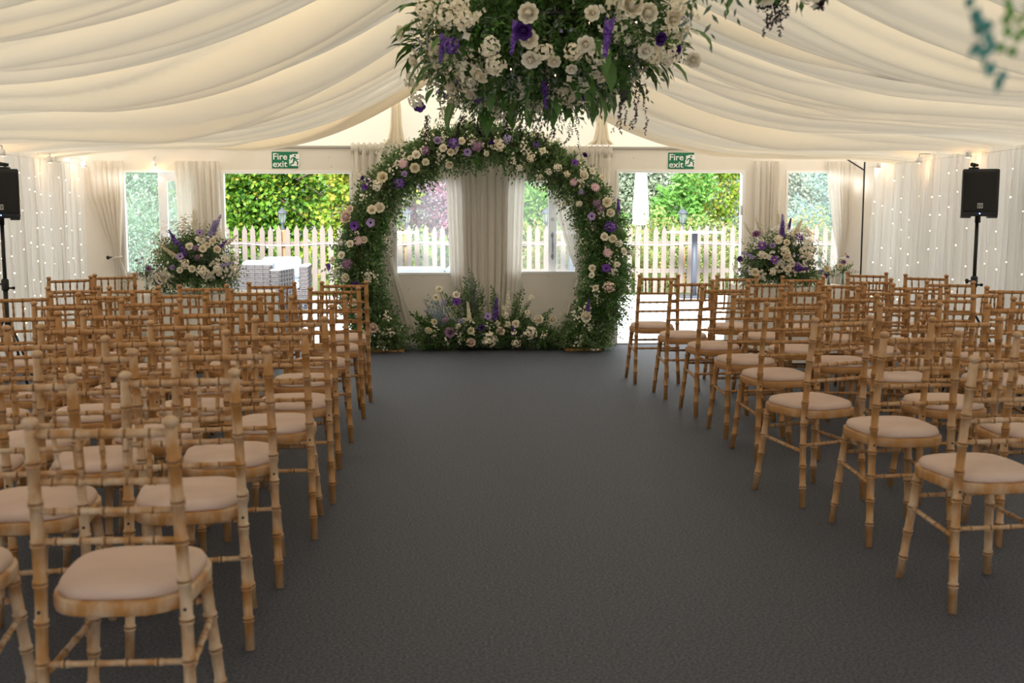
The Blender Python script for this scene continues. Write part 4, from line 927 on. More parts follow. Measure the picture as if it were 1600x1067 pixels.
# white waxflower sprays along the ring
a, c, d, tg = on_ring(3000, A0, math.pi - A0, g); ctr = g.integers(0, 3000, 170); idx = g.integers(0, 170, 3000)
pos = c[ctr][idx] + d[ctr][idx] * g.uniform(0.18, 0.33, (170, 1))[idx] + g.normal(size=(3000, 3)) * 0.028 + [0, -0.02, 0]; pos[:, 2] = np.maximum(pos[:, 2], 0.03); pos[:, 1] = np.minimum(pos[:, 1], WY - AY - 0.08)
stuff(quads('blossom_sprays', *florets(pos, d[ctr][idx] + g.normal(size=(3000, 3)) * 0.4, 0.0145), L_blossom, arch))
ARCHF = [('blush_peony', 543, 340, .075), ('blush_rose', 547, 327, .045), ('white_rose', 581, 328, .052), ('white_rose', 593, 324, .056), ('purple_anemone', 554, 353, .05), ('lilac_anemone', 579, 348, .048), ('pink_daisy', 560, 376, .05), ('white_rose', 547, 381, .042), ('white_peony', 568, 374, .045),
    ('white_rose', 534, 399, .042), ('white_rose', 521, 406, .04), ('purple_anemone', 516, 417, .045), ('mauve_ball', 543, 413, .06), ('white_peony', 541, 434, .055), ('cream_rose', 598, 277, .062), ('purple_rose', 577, 283, .04), ('purple_anemone', 572, 293, .042), ('purple_rose', 567, 279, .03),
    ('hydrangea', 590, 291, .055), ('purple_ball', 624, 286, .055), ('cream_rose', 648, 262, .055), ('pink_daisy', 630, 256, .05), ('white_rose', 650, 242, .048), ('white_rose', 665, 253, .04), ('mauve_ball', 665, 236, .045), ('white_rose', 641, 247, .03),
    ('purple_ball', 708, 224, .06), ('white_rose', 693, 231, .042), ('cream_rose', 704, 238, .042), ('cream_rose', 702, 257, .045), ('lilac_anemone', 730, 237, .045), ('mauve_ball', 746, 228, .06), ('hydrangea', 781, 228, .06), ('lilac_ball', 793, 217, .05), ('lilac_rose', 683, 220, .045), ('white_rose', 722, 220, .04),
    ('hydrangea', 830, 246, .05), ('hydrangea', 812, 262, .035), ('white_rose', 760, 240, .03), ('hydrangea', 871, 262, .045), ('hydrangea', 858, 268, .038), ('white_peony', 911, 275, .062), ('white_rose', 925, 268, .042), ('white_rose', 941, 278, .04), ('purple_anemone', 897, 255, .042), ('purple_rose', 913, 243, .035),
    ('pink_daisy', 930, 293, .052), ('pink_daisy', 896, 285, .04), ('cream_rose', 948, 316, .056), ('white_peony', 953, 333, .055), ('lilac_anemone', 925, 338, .046), ('mauve_ball', 932, 318, .04), ('mauve_ball', 938, 326, .04), ('purple_spike', 966, 322, .17), ('purple_ball', 953, 355, .062), ('white_rose', 944, 370, .046),
    ('cream_rose', 957, 373, .046), ('hydrangea', 967, 380, .042), ('white_rose', 974, 393, .046), ('pink_daisy', 949, 395, .05), ('purple_anemone', 947, 420, .05), ('white_rose', 926, 419, .042), ('white_rose', 925, 430, .036), ('blush_hydrangea', 951, 449, .065), ('purple_spike', 919, 478, .16), ('white_peony', 917, 495, .07),
    ('cream_rose', 931, 450, .035), ('white_rose', 964, 413, .03), ('hydrangea', 886, 272, .035), ('hydrangea', 905, 318, .035), ('hydrangea', 882, 318, .03), ('purple_rose', 524, 462, .04), ('cream_rose', 552, 472, .045), ('blush_peony', 583, 512, .06), ('white_rose', 562, 488, .045), ('lilac_rose', 632, 272, .035), ('purple_rose', 556, 445, .04), ('purple_rose', 770, 222, .03), ('white_rose', 848, 236, .035), ('purple_ball', 838, 226, .035), ('lilac_ball', 908, 300, .03)]
for kind, px, py, r_ in ARCHF:
    p = P(px, py, AY - 0.2); q = np.array([p.x, p.y - AY, p.z]); v = q - AC * [1, 0, 1]; v[1] = 0; v = v / np.linalg.norm(v)
    dist = np.linalg.norm((q - AC * [1, 0, 1])[[0, 2]]) - AR
    yy = -0.285 + 0.5 * abs(dist) * 0.8; p = P(px, py, AY + yy); q = Vector((p.x, yy, p.z))
    out = Vector((v[0] * dist * 4 + random.uniform(-.3, .3), -1.0, v[2] * dist * 4 + random.uniform(-.1, .45)))
    if 'spike' in kind: out = Vector((random.uniform(-.2, .2), -0.5, 1 if py < 400 else 0.9)); q = q - out.normalized() * r_ * 0.5
    flower(kind, q, out, r_, arch)

# ------------------------------------------------------------------ flower bank on the floor under the arch
BY = 11.52
bank = thing('floor_flower_bank', 'low bank of roses, hydrangea and greenery on floor below centre curtain', 'flowers', (0, BY, 0))
g = np.random.default_rng(55); n = 1680
bx = g.uniform(-0.63, 0.74, n); prof_h = np.interp(bx, [-0.8, -0.6, -0.4, -0.1, 0.1, 0.4, 0.6, 0.8], [0.14, 0.28, 0.38, 0.42, 0.40, 0.44, 0.32, 0.14])
base = np.stack([bx, g.uniform(-0.16, 0.10, n), g.uniform(0.02, 0.6, n) * prof_h], 1)
d = nrm(np.stack([g.normal(size=n) * 0.55 + bx * 0.5, g.normal(size=n) * 0.5 - 0.35, g.uniform(0.1, 1.2, n)], 1)); ln = g.uniform(0.10, 0.20, n)
def clip_floor(nm, m, sl, ll, lw, droop=0.25):
    V, Fc = sprigs(base[sl], d[sl], ln[sl], 9, ll, lw, droop); V[:, 2] = np.maximum(V[:, 2], 0.008); V[:, 1] = np.minimum(V[:, 1], WY - BY - 0.09); stuff(quads(nm, V, Fc, m, bank))
clip_floor('foliage', L_arch, slice(0, 1140), 0.042, 0.02); clip_floor('fresh_foliage', L_fresh, slice(1140, 1320), 0.026, 0.018, 0.4); clip_floor('grey_foliage', L_sage, slice(1320, 1500), 0.04, 0.016); clip_floor('foliage', L_cloud, slice(1500, 1680), 0.06, 0.028)
def branch(name, px0, py0, px1, py1, m, nl, ll, lw, yo=0.0, spread=0.9):
    a = np.array(P(px0, py0, BY + yo)) - [0, BY, 0]; b = np.array(P(px1, py1, BY + yo)) - [0, BY, 0]
    V, Fc = merge(*[sprigs(a[None], (b - a)[None] + g.normal(size=(1, 3)) * 0.03, np.linalg.norm(b - a) * (1 - 0.12 * k), nl, ll, lw, 0.0, spread) for k in range(3)]); o = quads(name, V, Fc, m, bank)
    mb = MB(); mb.tube([a, (a + b) / 2, b], [0.005, 0.004, 0.002], 5); mb.obj('stem', L_stem, o)
for i, (x1, y1) in enumerate(((735, 424), (722, 448), (752, 448), (728, 438), (744, 436), (758, 462), (716, 465))): branch('olive_branch', 737, 500, x1, y1, L_arch if i % 2 else L_sage, 24, 0.078, 0.022, -0.02, 0.8)
for x1, y1 in ((662, 466), (680, 470), (692, 468), (672, 485)): branch('eucalyptus_branch', 690, 520, x1, y1, L_blue, 13, 0.075, 0.032, -0.05, 0.9)
for x1, y1 in ((646, 486), (665, 495), (652, 500), (642, 525)): branch('leafy_branch', 690, 530, x1, y1, L_cloud, 15, 0.09, 0.042, -0.08, 0.8)
for x1, y1 in ((770, 448), (774, 456), (817, 446), (812, 460), (826, 470), (862, 484), (858, 492), (690, 458)): branch('leafy_branch', (x1 + 780) / 2, 520, x1, y1, L_arch, 26, 0.05, 0.028, -0.02, 0.9)
g2 = 420; ctr = g.integers(0, n, 44); idx = g.integers(0, 44, g2); pos = base[ctr][idx] + d[ctr][idx] * ln[ctr][idx][:, None] * 1.1 + g.normal(size=(g2, 3)) * 0.022; pos[:, 2] = np.maximum(pos[:, 2], 0.03); pos[:, 1] = np.minimum(pos[:, 1], WY - BY - 0.1)
stuff(quads('blossom_sprays', *florets(pos, d[ctr][idx] + [0, -0.4, 0.2], 0.012), L_blossom, bank))
BANK = [('white_rose', 686, 452, .04, -.05), ('white_rose', 681, 465, .036, -.05), ('white_rose', 713, 461, .044, -.05), ('purple_anemone', 713, 473, .05, -.08), ('cream_spike', 732, 486, .2, -.1), ('cream_spike', 749, 470, .16, -.02), ('white_spike', 794, 470, .22, -.06), ('purple_spike', 775, 484, .24, -.12),
    ('lilac_anemone', 762, 495, .045, -.16), ('cream_rose', 736, 517, .042, -.2), ('white_peony', 669, 518, .05, -.18), ('purple_rose', 752, 513, .048, -.18), ('mauve_rose', 703, 520, .06, -.2), ('blush_peony', 736, 536, .056, -.22), ('hydrangea', 765, 530, .085, -.2), ('blush_rose', 782, 517, .05, -.2),
    ('white_peony', 841, 500, .062, -.16), ('white_rose', 806, 506, .044, -.18), ('hydrangea', 829, 520, .075, -.2), ('white_rose', 824, 488, .03, -.1), ('hydrangea', 790, 492, .04, -.16), ('hydrangea', 789, 482, .035, -.12), ('hydrangea', 830, 465, .035, -.05), ('white_peony', 863, 500, .05, -.1), ('purple_spike', 801, 518, .12, -.2),
    ('lilac_ball', 720, 503, .045, -.15), ('hydrangea', 716, 510, .04, -.17), ('hydrangea', 806, 537, .05, -.2), ('cream_rose', 678, 503, .035, -.12), ('white_rose', 725, 501, .03, -.15), ('lilac_ball', 693, 473, .03, -.05), ('hydrangea', 778, 505, .035, -.18), ('hydrangea', 793, 507, .04, -.19), ('mauve_ball', 695, 500, .04, -.14)]
mbs = MB()
for kind, px, py, r_, yo in BANK:
    p = P(px, py, BY + yo); q = Vector((p.x, yo, max(p.z, r_ * 0.6))); out = Vector((random.uniform(-.3, .3), -0.9, random.uniform(0.2, 0.8)))
    if 'spike' in kind: out = Vector((random.uniform(-.1, .1), -0.15, 1)); q = q - out.normalized() * r_ * 0.5
    flower(kind, q, out, r_, bank)
    if q.z > 0.22: mbs.tube([q - Vector(out).normalized() * 0.01, (q.x * 0.8, q.y * 0.5 + 0.05, q.z * 0.55), (q.x * 0.6, 0.0, 0.0)], 0.004, 5)
mbs.obj('flower_stems', L_stem, bank)

# ------------------------------------------------------------------ hanging flower clouds
def cloud(label, c0, c1, rx, rz, nleaf, nbig, seed, flowers, strands, ropes, nbl=3000):
    """c0 near end, c1 far end of the long hanging cloud"""
    c0, c1 = np.array(c0), np.array(c1); mid = (c0 + c1) / 2
    t = thing('hanging_flower_cloud', label, 'hanging flowers', mid)
    g = np.random.default_rng(seed); a0, a1 = c0 - mid, c1 - mid
    mb = MB()
    for s in (-1, 1): mb.tube([a0 + [s * rx * 0.3, 0, 0], a1 + [s * rx * 0.3, 0, 0]], 0.012, 6)
    for q in np.linspace(0, 1, 5): mb.tube([a0 + (a1 - a0) * q + [-rx * 0.3, 0, 0], a0 + (a1 - a0) * q + [rx * 0.3, 0, 0]], 0.010, 6)
    mb.obj('frame', M_black, t)
    for q in ropes:
        p = a0 + (a1 - a0) * q; mb = MB(); mb.tube([p, (p[0], p[1], ceil_z(p[0] + mid[0]) + 0.0 - mid[2])], 0.004, 5); mb.obj('rope', M_wire, t)
    def surf(n, k0, k1):
        s = g.uniform(0, 1, n); d = nrm(g.normal(size=(n, 3))); ax = a0 + (a1 - a0) * s[:, None]
        tp = np.interp(s, [0, 1], [1.0, 0.86])[:, None]
        return ax + d * np.array([rx, 0.45, rz]) * tp * g.uniform(k0, k1, (n, 1)), d
    p, d = surf(nleaf, 0.25, 0.85); V, Fc = sprigs(p, d, g.uniform(0.08, 0.18, nleaf), 9, 0.052, 0.024, 0.35); stuff(quads('foliage', V, Fc, L_cloud, t))
    p, d = surf(nleaf // 6, 0.5, 0.92); V, Fc = sprigs(p, d, g.uniform(0.10, 0.24, len(p)), 10, 0.055, 0.016, 0.3); stuff(quads('grey_foliage', V, Fc, L_sage, t))
    p, d = surf(nleaf // 10, 0.5, 0.9); V, Fc = sprigs(p, d, g.uniform(0.10, 0.2, len(p)), 9, 0.04, 0.02, 0.4); stuff(quads('fresh_foliage', V, Fc, L_fresh, t))
    if nbl:
        pc, dc = surf(170, 0.92, 1.15); i = g.integers(0, 170, nbl); stuff(quads('blossom_sprays', *florets(pc[i] + g.normal(size=(nbl, 3)) * 0.038, dc[i] + g.normal(size=(nbl, 3)) * 0.5, 0.021 * g.uniform(0.6, 1.4, nbl)), L_blossom, t))
        pc, dc = surf(40, 0.95, 1.12); i = g.integers(0, 40, 400); stuff(quads('lilac_sprays', *florets(pc[i] + g.normal(size=(400, 3)) * 0.035, dc[i], 0.013), L_lilac, t))
    # large single leaves
    mb = MB()
    rows = [(0, 0.02, 0), (0.2, 0.75, 0.03), (0.45, 1.0, 0.05), (0.75, 0.65, 0.02), (1.0, 0.02, -0.10)]
    v = [(x * w * 0.21, y, z + abs(x) * 0.05 * w) for y, w, z in rows for x in (-1, -0.5, 0, 0.5, 1)]
    mb.add(v, [(i * 5 + j, i * 5 + j + 1, (i + 1) * 5 + j + 1, (i + 1) * 5 + j) for i in range(4) for j in range(4)], 0, True); lm = mb.mesh('large_leaf', L_big)
    p, d = surf(nbig, 0.95, 1.12)
    for q, dd in zip(p, d):
        o = bpy.data.objects.new('large_leaf', lm); COL.objects.link(o); o.parent = t; o.location = q
        out = Vector(dd) + Vector((random.uniform(-.4, .4), random.uniform(-.6, .2), random.uniform(-1.0, 0.1)))
        o.rotation_mode = 'QUATERNION'; o.rotation_quaternion = out.to_track_quat('Y', 'Z'); k = random.uniform(0.12, 0.23); o.scale = (k, k, k)
    for kind, px, py, Y, r_ in flowers:
        w = P(px, py, Y); q = np.array(w) - mid
        # push the flower back along the sight line to the cloud's skin
        best = None
        for YY in np.arange(c0[1] - 0.7, c1[1] + 0.7, 0.03):
            w = np.array(P(px, py, YY)) - mid; s = np.clip(((w - a0) @ (a1 - a0)) / ((a1 - a0) @ (a1 - a0)), 0, 1); e = (w - a0 - (a1 - a0) * s) / np.array([rx, 0.45, rz])
            if np.linalg.norm(e) < 1.12: best = (w, e); break
        if best is None: w = np.array(P(px, py, Y)) - mid; best = (w, np.array([0, -0.5, -0.5]))
        out = Vector(best[1]) + Vector((random.uniform(-.2, .2), -0.5, -0.1))
        if 'spike' in kind: out = Vector((random.uniform(-.2, .2), -0.2, -1)); best = (best[0] + np.array([0, -0.03, r_ * 0.5]), 0)
        flower(kind, best[0], out, r_, t)
    for px, py, Y, L in strands:
        w = P(px, py, Y); 
        for k in range(3): trailing(t, w.x - mid[0] + random.uniform(-.03, .03), w.y - mid[1], w.z - mid[2] + 0.03, L * random.uniform(0.75, 1.05) + 0.03, L_dark, 26, 0.017, 0.008, 'amaranth_strand', g)
    return t, surf
CF = [('white_rose', 627, 52, 5.6, .045), ('white_peony', 826, 20, 5.4, .06), ('purple_rose', 818, 47, 5.4, .05), ('white_rose', 827, 60, 5.4, .05), ('white_rose', 830, 92, 5.4, .05), ('purple_spike', 951, 62, 5.3, .19), ('white_rose', 1008, 78, 5.4, .046), ('white_peony', 1010, 20, 5.3, .06), ('white_peony', 985, 8, 5.3, .07),
    ('white_rose', 1050, 30, 5.5, .05), ('white_rose', 1083, 93, 5.6, .044), ('purple_spike', 695, 78, 5.5, .14), ('purple_ball', 705, 70, 5.5, .045), ('white_rose', 648, 97, 5.7, .04), ('hydrangea', 700, 25, 5.5, .06), ('hydrangea', 725, 30, 5.5, .05), ('hydrangea', 765, 72, 5.5, .055), ('hydrangea', 775, 102, 5.6, .055),
    ('white_rose', 750, 115, 5.8, .055), ('white_rose', 735, 145, 6.6, .048), ('hydrangea', 735, 130, 6.4, .05), ('hydrangea', 835, 165, 6.9, .06), ('hydrangea', 887, 150, 6.6, .055), ('purple_anemone', 913, 147, 6.6, .05), ('purple_spike', 849, 150, 6.6, .16), ('purple_anemone', 655, 165, 6.9, .04), ('hydrangea', 650, 157, 6.7, .05),
    ('purple_ball', 748, 152, 6.8, .035), ('hydrangea', 700, 175, 7.0, .05), ('hydrangea', 780, 175, 7.0, .045), ('white_rose', 866, 95, 5.5, .036), ('white_rose', 915, 68, 5.4, .046), ('hydrangea', 897, 80, 5.4, .05), ('hydrangea', 850, 80, 5.4, .05), ('hydrangea', 935, 85, 5.4, .06), ('hydrangea', 1045, 85, 5.5, .055), ('hydrangea', 1060, 10, 5.5, .055),
    ('purple_rose', 1030, 60, 5.5, .04), ('purple_rose', 1055, 78, 5.5, .035), ('hydrangea', 665, 15, 5.7, .055), ('hydrangea', 720, 5, 5.6, .05), ('white_rose', 880, 140, 6.4, .04), ('purple_ball', 690, 145, 6.6, .03), ('hydrangea', 940, 160, 6.9, .045), ('white_rose', 925, 20, 5.4, .04), ('hydrangea', 1020, 90, 5.5, .04), ('cream_rose', 838, 92, 5.4, .03), ('purple_spike', 808, 62, 5.3, .16), ('white_rose', 893, 107, 5.6, .032), ('white_rose', 940, 122, 5.9, .03), ('white_rose', 930, 115, 5.8, .03), ('hydrangea', 645, 125, 5.9, .05), ('white_peony', 707, 133, 6.2, .055)]
cl, surf = cloud('large hanging cloud of white and purple flowers in front of the arch', (0.24, 5.75, 2.44), (0.10, 7.25, 2.38), 0.72, 0.33, 3600, 230, 61, CF,
                 [(975, 150, 5.6, 0.18), (1002, 140, 5.6, 0.24), (668, 188, 7.3, 0.14), (745, 188, 7.3, 0.12), (795, 185, 7.4, 0.13), (838, 190, 7.4, 0.15), (862, 185, 7.4, 0.14), (895, 180, 7.4, 0.22), (720, 188, 7.3, 0.12), (815, 190, 7.3, 0.14)], (0.1, 0.9))
p, d = surf(70, 0.9, 1.0); mb = MB()
for q in p: mb.tube([q + [0, 0, -.005], q, q + [0, 0, .005]], [.001, .0035, .001], 6)
stuff(mb.obj('fairy_bulbs', M_redbulb, cl))
cloud('small hanging flower cloud above the right aisle with a dark trailing strand', (0.62, 3.55, 2.50), (0.62, 4.0, 2.52), 0.42, 0.27, 700, 40, 62, [('white_rose', 1195, -8, 3.8, .04), ('white_rose', 1130, -18, 3.8, .04), ('hydrangea', 1270, -15, 3.8, .05)],
      [(1207, -8, 3.95, 0.14), (1222, -10, 3.95, 0.11), (1195, -10, 3.95, 0.06), (1278, -5, 3.95, 0.04)], (0.5,), 260)
gar = thing('hanging_garland', 'green trailing eucalyptus garland hanging near the camera at top right', 'garland', (0.19, 0.85, ceil_z(0.19) - 0.06))
g = np.random.default_rng(77); zt = gar.location.z
mb = MB(); mb.tube([(0, 0, 0), (0.005, 0, 1.70 - zt), (0.0, 0, 1.505 - zt)], 0.0012, 5); mb.obj('stem', L_stem, gar)
def garl(name, m, px, pys, sz):
    for x, y in zip(px, pys):
        w = np.array(P(x, y, 0.85 + g.normal() * 0.01)) - np.array(gar.location); d = np.array([g.normal() * 0.6, g.normal() * 0.5, -1.0])
        V, Fc = leaves(w[None], d[None], np.array([[g.normal() * .4, -1, .2]]), sz * g.uniform(.8, 1.15), sz * 0.75); quads(name, V, Fc, m, gar)
garl('eucalyptus_leaf', leafmat('near_blue_leaves', [(0.05, 0.20, 0.19), (0.07, 0.26, 0.24)]), [1523, 1532, 1519, 1537, 1545, 1552, 1560, 1534, 1528, 1542, 1566, 1548, 1538], [-6, 10, 22, 50, 72, 95, 118, 62, 36, 30, 106, 58, 84], 0.015)
garl('fern_leaf', L_fresh, [1572, 1580, 1588, 1576, 1584, 1594, 1570, 1590, 1598, 1578, 1586, 1574], [-6, 8, 24, 38, 52, 2, 66, 44, 20, 74, 70, 20], 0.012)

# ------------------------------------------------------------------ outside: patio, fence, furniture
mb = MB(); mb.box(-9, 11, WY + 0.05, 60, -0.12, -0.055); structure(mb.obj('ground', M_earth))
mb = MB(); mb.bevbox(-0.297, 0.297, -0.297, 0.297, -0.05, 0.0, 0.006); sm = mb.mesh('paving_slab', M_slab)
pat = structure(link('patio', None, None, (0.9, 12.2, -0.012)))
for i in range(19):
    for j in range(13):
        o = link('paving_slab', sm, pat, (-5.7 + 0.602 * i, 0.602 * j, random.uniform(-0.002, 0.002)))
FY = 20.2
fence = thing('picket_fence', 'whitewashed picket fence with pointed tops along the far patio edge', 'fence', (1.0, FY, 0))
mb = MB(); w = 0.046; pts = [(-w, 0), (w, 0), (w, 1.15), (0, 1.26), (-w, 1.15)]
v = [(x, -0.011, z) for x, z in pts] + [(x, 0.011, z) for x, z in pts]
mb.add(v, [(0, 1, 2, 3, 4), (9, 8, 7, 6, 5)] + [(i, i + 5, (i + 1) % 5 + 5, (i + 1) % 5) for i in range(5)]); pm = mb.mesh('picket', M_picket)
x = -6.2
while x < 8.4:
    o = link('picket', pm, fence, (x - 1.0, random.uniform(-.004, .004), random.uniform(-0.03, 0.0) + 0.01)); o.rotation_euler = (0, random.uniform(-.012, .012), 0); x += 0.1585 + random.uniform(-.006, .006)
for z in (0.36, 0.87):
    mb = MB(); mb.bevbox(-7.3, 7.5, 0.014, 0.05, z, z + 0.085, 0.004); mb.obj('rail', M_picket, fence)
mb = MB(); pts = [(-7.0 + 0.3 * i, -0.02, 0.93 - 0.05 * abs(math.sin(i * 0.55))) for i in range(48)]; mb.tube(pts, 0.008, 5); mb.obj('light_cable', M_white, fence)
LX = (-6.0, -3.47, -1.19, 1.39, 3.955, 6.4)
mb = MB(); mb.bevbox(-0.05, 0.05, 0.055, 0.155, 0.0, 1.17, 0.006); ppm = mb.mesh('fence_post', M_post)
for x in LX: link('fence_post', ppm, fence, (x - 1.0, 0, 0))
def lantern(x, label):
    t = thing('post_lantern', label, 'lantern', (x, FY + 0.105, 1.17), 0, 'lanterns on the fence posts')
    mb = MB(); mb.lathe([(0.055, 0.0), (0.06, 0.012), (0.035, 0.02), (0.02, 0.05), (0.028, 0.07), (0.02, 0.09), (0.045, 0.12), (0.05, 0.13)], 12); mb.obj('base', M_lantern, t)
    mb = MB(); v = []
    for z, r_ in ((0.13, 0.045), (0.30, 0.075)): v += [(r_ * math.cos(a), r_ * math.sin(a), z) for a in np.linspace(0, 2 * math.pi, 7)[:-1]]
    mb.add(v, [(a, (a + 1) % 6, (a + 1) % 6 + 6, a + 6) for a in range(6)]); mb.obj('lamp_glass', M_lampglass, t)
    mb = MB()
    for a in np.linspace(0, 2 * math.pi, 7)[:-1]: mb.tube([(0.046 * math.cos(a), 0.046 * math.sin(a), 0.13), (0.076 * math.cos(a), 0.076 * math.sin(a), 0.30)], 0.006, 5)
    mb.obj('cage', M_lantern, t)
    mb = MB(); mb.lathe([(0.095, 0.295), (0.095, 0.31), (0.055, 0.35), (0.02, 0.375), (0.012, 0.39), (0.018, 0.40), (0.004, 0.42)], 12); mb.obj('cap', M_lantern, t)
for x, lab in zip(LX[1:5], ('grey lantern on fence post seen through left doorway', 'grey lantern on fence post seen through window left of centre curtain', 'grey lantern on fence post seen through window right of centre curtain', 'grey lantern on fence post seen through right doorway')): lantern(x, lab)
def poseur(x, y, label, w=0.42):
    t = thing('bar_table', label, 'table', (x, y, 0))
    mb = MB(); mb.bevbox(-w, w, -w, w, 1.12, 1.15, 0.006); mb.obj('table_top', M_white, t)
    mb = MB(); mb.tube([(0, 0, 0.03), (0, 0, 1.12)], 0.05, 14); mb.obj('column', M_lantern, t)
    mb = MB(); mb.bevbox(-0.28, 0.28, -0.28, 0.28, 0.0, 0.03, 0.004); mb.obj('base_plate', M_lantern, t)
poseur(3.90, 19.0, 'tall square white-topped bar table in front of fence, right doorway')
poseur(1.72, 19.0, 'tall white-topped bar table outside window right of centre curtain')
poseur(-1.42, 19.0, 'tall white-topped bar table outside window left of centre curtain', 0.46)
def wicker(mb, x0, x1, y0, y1, z0, z1, nx=None):
    """a woven block: bowed strands over a solid core"""
    mb.bevbox(x0 + 0.006, x1 - 0.006, y0 + 0.006, y1 - 0.006, z0, z1, 0.015)
    n = max(3, int((z1 - z0) / 0.028)); h = (z1 - z0) / n
    for i in range(n):
        z = z0 + h * (i + 0.5); e = 0.004 * (1 if i % 2 else -1)
        mb.bevbox(x0 + e, x1 - e, y0 - e, y1 + e, z - h * 0.40, z + h * 0.40, 0.004)
    for ax in (0, 1):
        L = (x1 - x0) if ax == 0 else (y1 - y0); m = max(1, int(L / 0.11))
        for k in range(1, m):
            q = L * k / m
            if ax == 0: mb.box(x0 + q - .008, x0 + q + .008, y0 - .007, y1 + .007, z0, z1)
            else: mb.box(x0 - .007, x1 + .007, y0 + q - .008, y0 + q + .008, z0, z1)
def rattan_seat(name, label, x, y, rz, w, d, cat, seats=1, h=0.74):
    t = thing(name, label, cat, (x, y, 0), rz)     # faces -Y before the turn
    mb = MB(); wicker(mb, -w / 2, w / 2, -d / 2, d / 2, 0.06, 0.30); mb.obj('seat_base', M_rattan, t)
    for s in (-1, 1):
        mb = MB(); a, b = sorted((s * w / 2, s * (w / 2 - 0.13))); wicker(mb, a, b, -d / 2, d / 2, 0.30, h - 0.08); o = mb.obj('arm', M_rattan, t)
        mb = MB(); mb.bevbox(a - .004, b + .004, -d / 2 - .004, d / 2 + .004, h - 0.08, h - 0.055, 0.01); mb.obj('arm_rest', M_rest, o)
    mb = MB(); wicker(mb, -w / 2 + 0.13, w / 2 - 0.13, d / 2 - 0.13, d / 2, 0.30, h); mb.obj('backrest', M_rattan, t)
    cw = (w - 0.26) / seats
    for k in range(seats):
        x0 = -w / 2 + 0.13 + cw * k
        mb = MB(); mb.bevbox(x0 + .004, x0 + cw - .004, -d / 2, d / 2 - 0.13, 0.30, 0.43, 0.03); mb.obj('seat_cushion', M_pale_cushion, t)
        mb = MB(); mb.bevbox(x0 + .01, x0 + cw - .01, d / 2 - 0.30, d / 2 - 0.13, 0.43, h + 0.06, 0.04); mb.obj('back_cushion', M_pale_cushion, t)
    for sx in (-1, 1):
        for sy in (-1, 1):
            mb = MB(); mb.bevbox(sx * (w / 2 - 0.05) - 0.025, sx * (w / 2 - 0.05) + 0.025, sy * (d / 2 - 0.05) - 0.025, sy * (d / 2 - 0.05) + 0.025, 0, 0.06, 0.004); mb.obj('foot', M_lantern, t)
rattan_seat('rattan_armchair', 'grey rattan armchair seen from behind outside the left doorway', -3.02, 15.5, R(172), 0.72, 0.74, 'armchair')
rattan_seat('rattan_armchair', 'grey rattan armchair with pale blue cushion facing in, rear of two by the fence', -3.01, 17.1, R(4), 0.88, 0.84, 'armchair', 1, 0.72)
rattan_seat('rattan_sofa', 'grey rattan sofa with white cushions outside the window left of centre', -0.45, 14.9, R(0), 1.75, 0.80, 'sofa', 2, 0.66)
t = thing('patio_table', 'low grey rattan table with glass top outside the left doorway', 'table', (-2.62, 13.3, 0))
mb = MB(); wicker(mb, -0.42, 0.42, -0.30, 0.30, 0.03, 0.38); mb.obj('table_base', M_rattan, t)
mb = MB(); mb.bevbox(-0.45, 0.45, -0.33, 0.33, 0.381, 0.39, 0.002); mb.obj('glass_top', M_clear, t)
t = thing('closed_parasol', 'closed white garden parasol standing behind the fence', 'parasol', (3.75, 23.75, -0.05))
mb = MB(); mb.tube([(0, 0, 0), (0, 0, 3.2)], 0.024, 10); mb.obj('pole', M_white, t)
V = []; n = 48
for z, r_, k in ((1.28, 0.15, 0.35), (1.6, 0.145, 0.3), (2.2, 0.12, 0.25), (2.8, 0.08, 0.2), (3.15, 0.03, 0.05)):
    for i in range(n):
        a = 2 * math.pi * i / n; rr = r_ * (1 + k * math.sin(8 * a)); V.append((rr * math.cos(a), rr * math.sin(a), z))
mb = MB(); mb.add(V, [(i * n + a, i * n + (a + 1) % n, (i + 1) * n + (a + 1) % n, (i + 1) * n + a) for i in range(4) for a in range(n)], 0, True); mb.obj('canopy', mat('parasol_white', (0.85, 0.86, 0.88), 0.8, 0.1, trans=0.3), t)
mb = MB(); mb.tube([(0.14 * math.cos(a), 0.14 * math.sin(a), 1.62) for a in np.linspace(0, 2 * math.pi, 20)], 0.012, 5, cap=False); mb.obj('strap', M_white, t)
mb = MB(); mb.lathe([(0.24, 0), (0.24, 0.06), (0.04, 0.1), (0.03, 0.3)], 16); mb.obj('foot', M_steel, t)

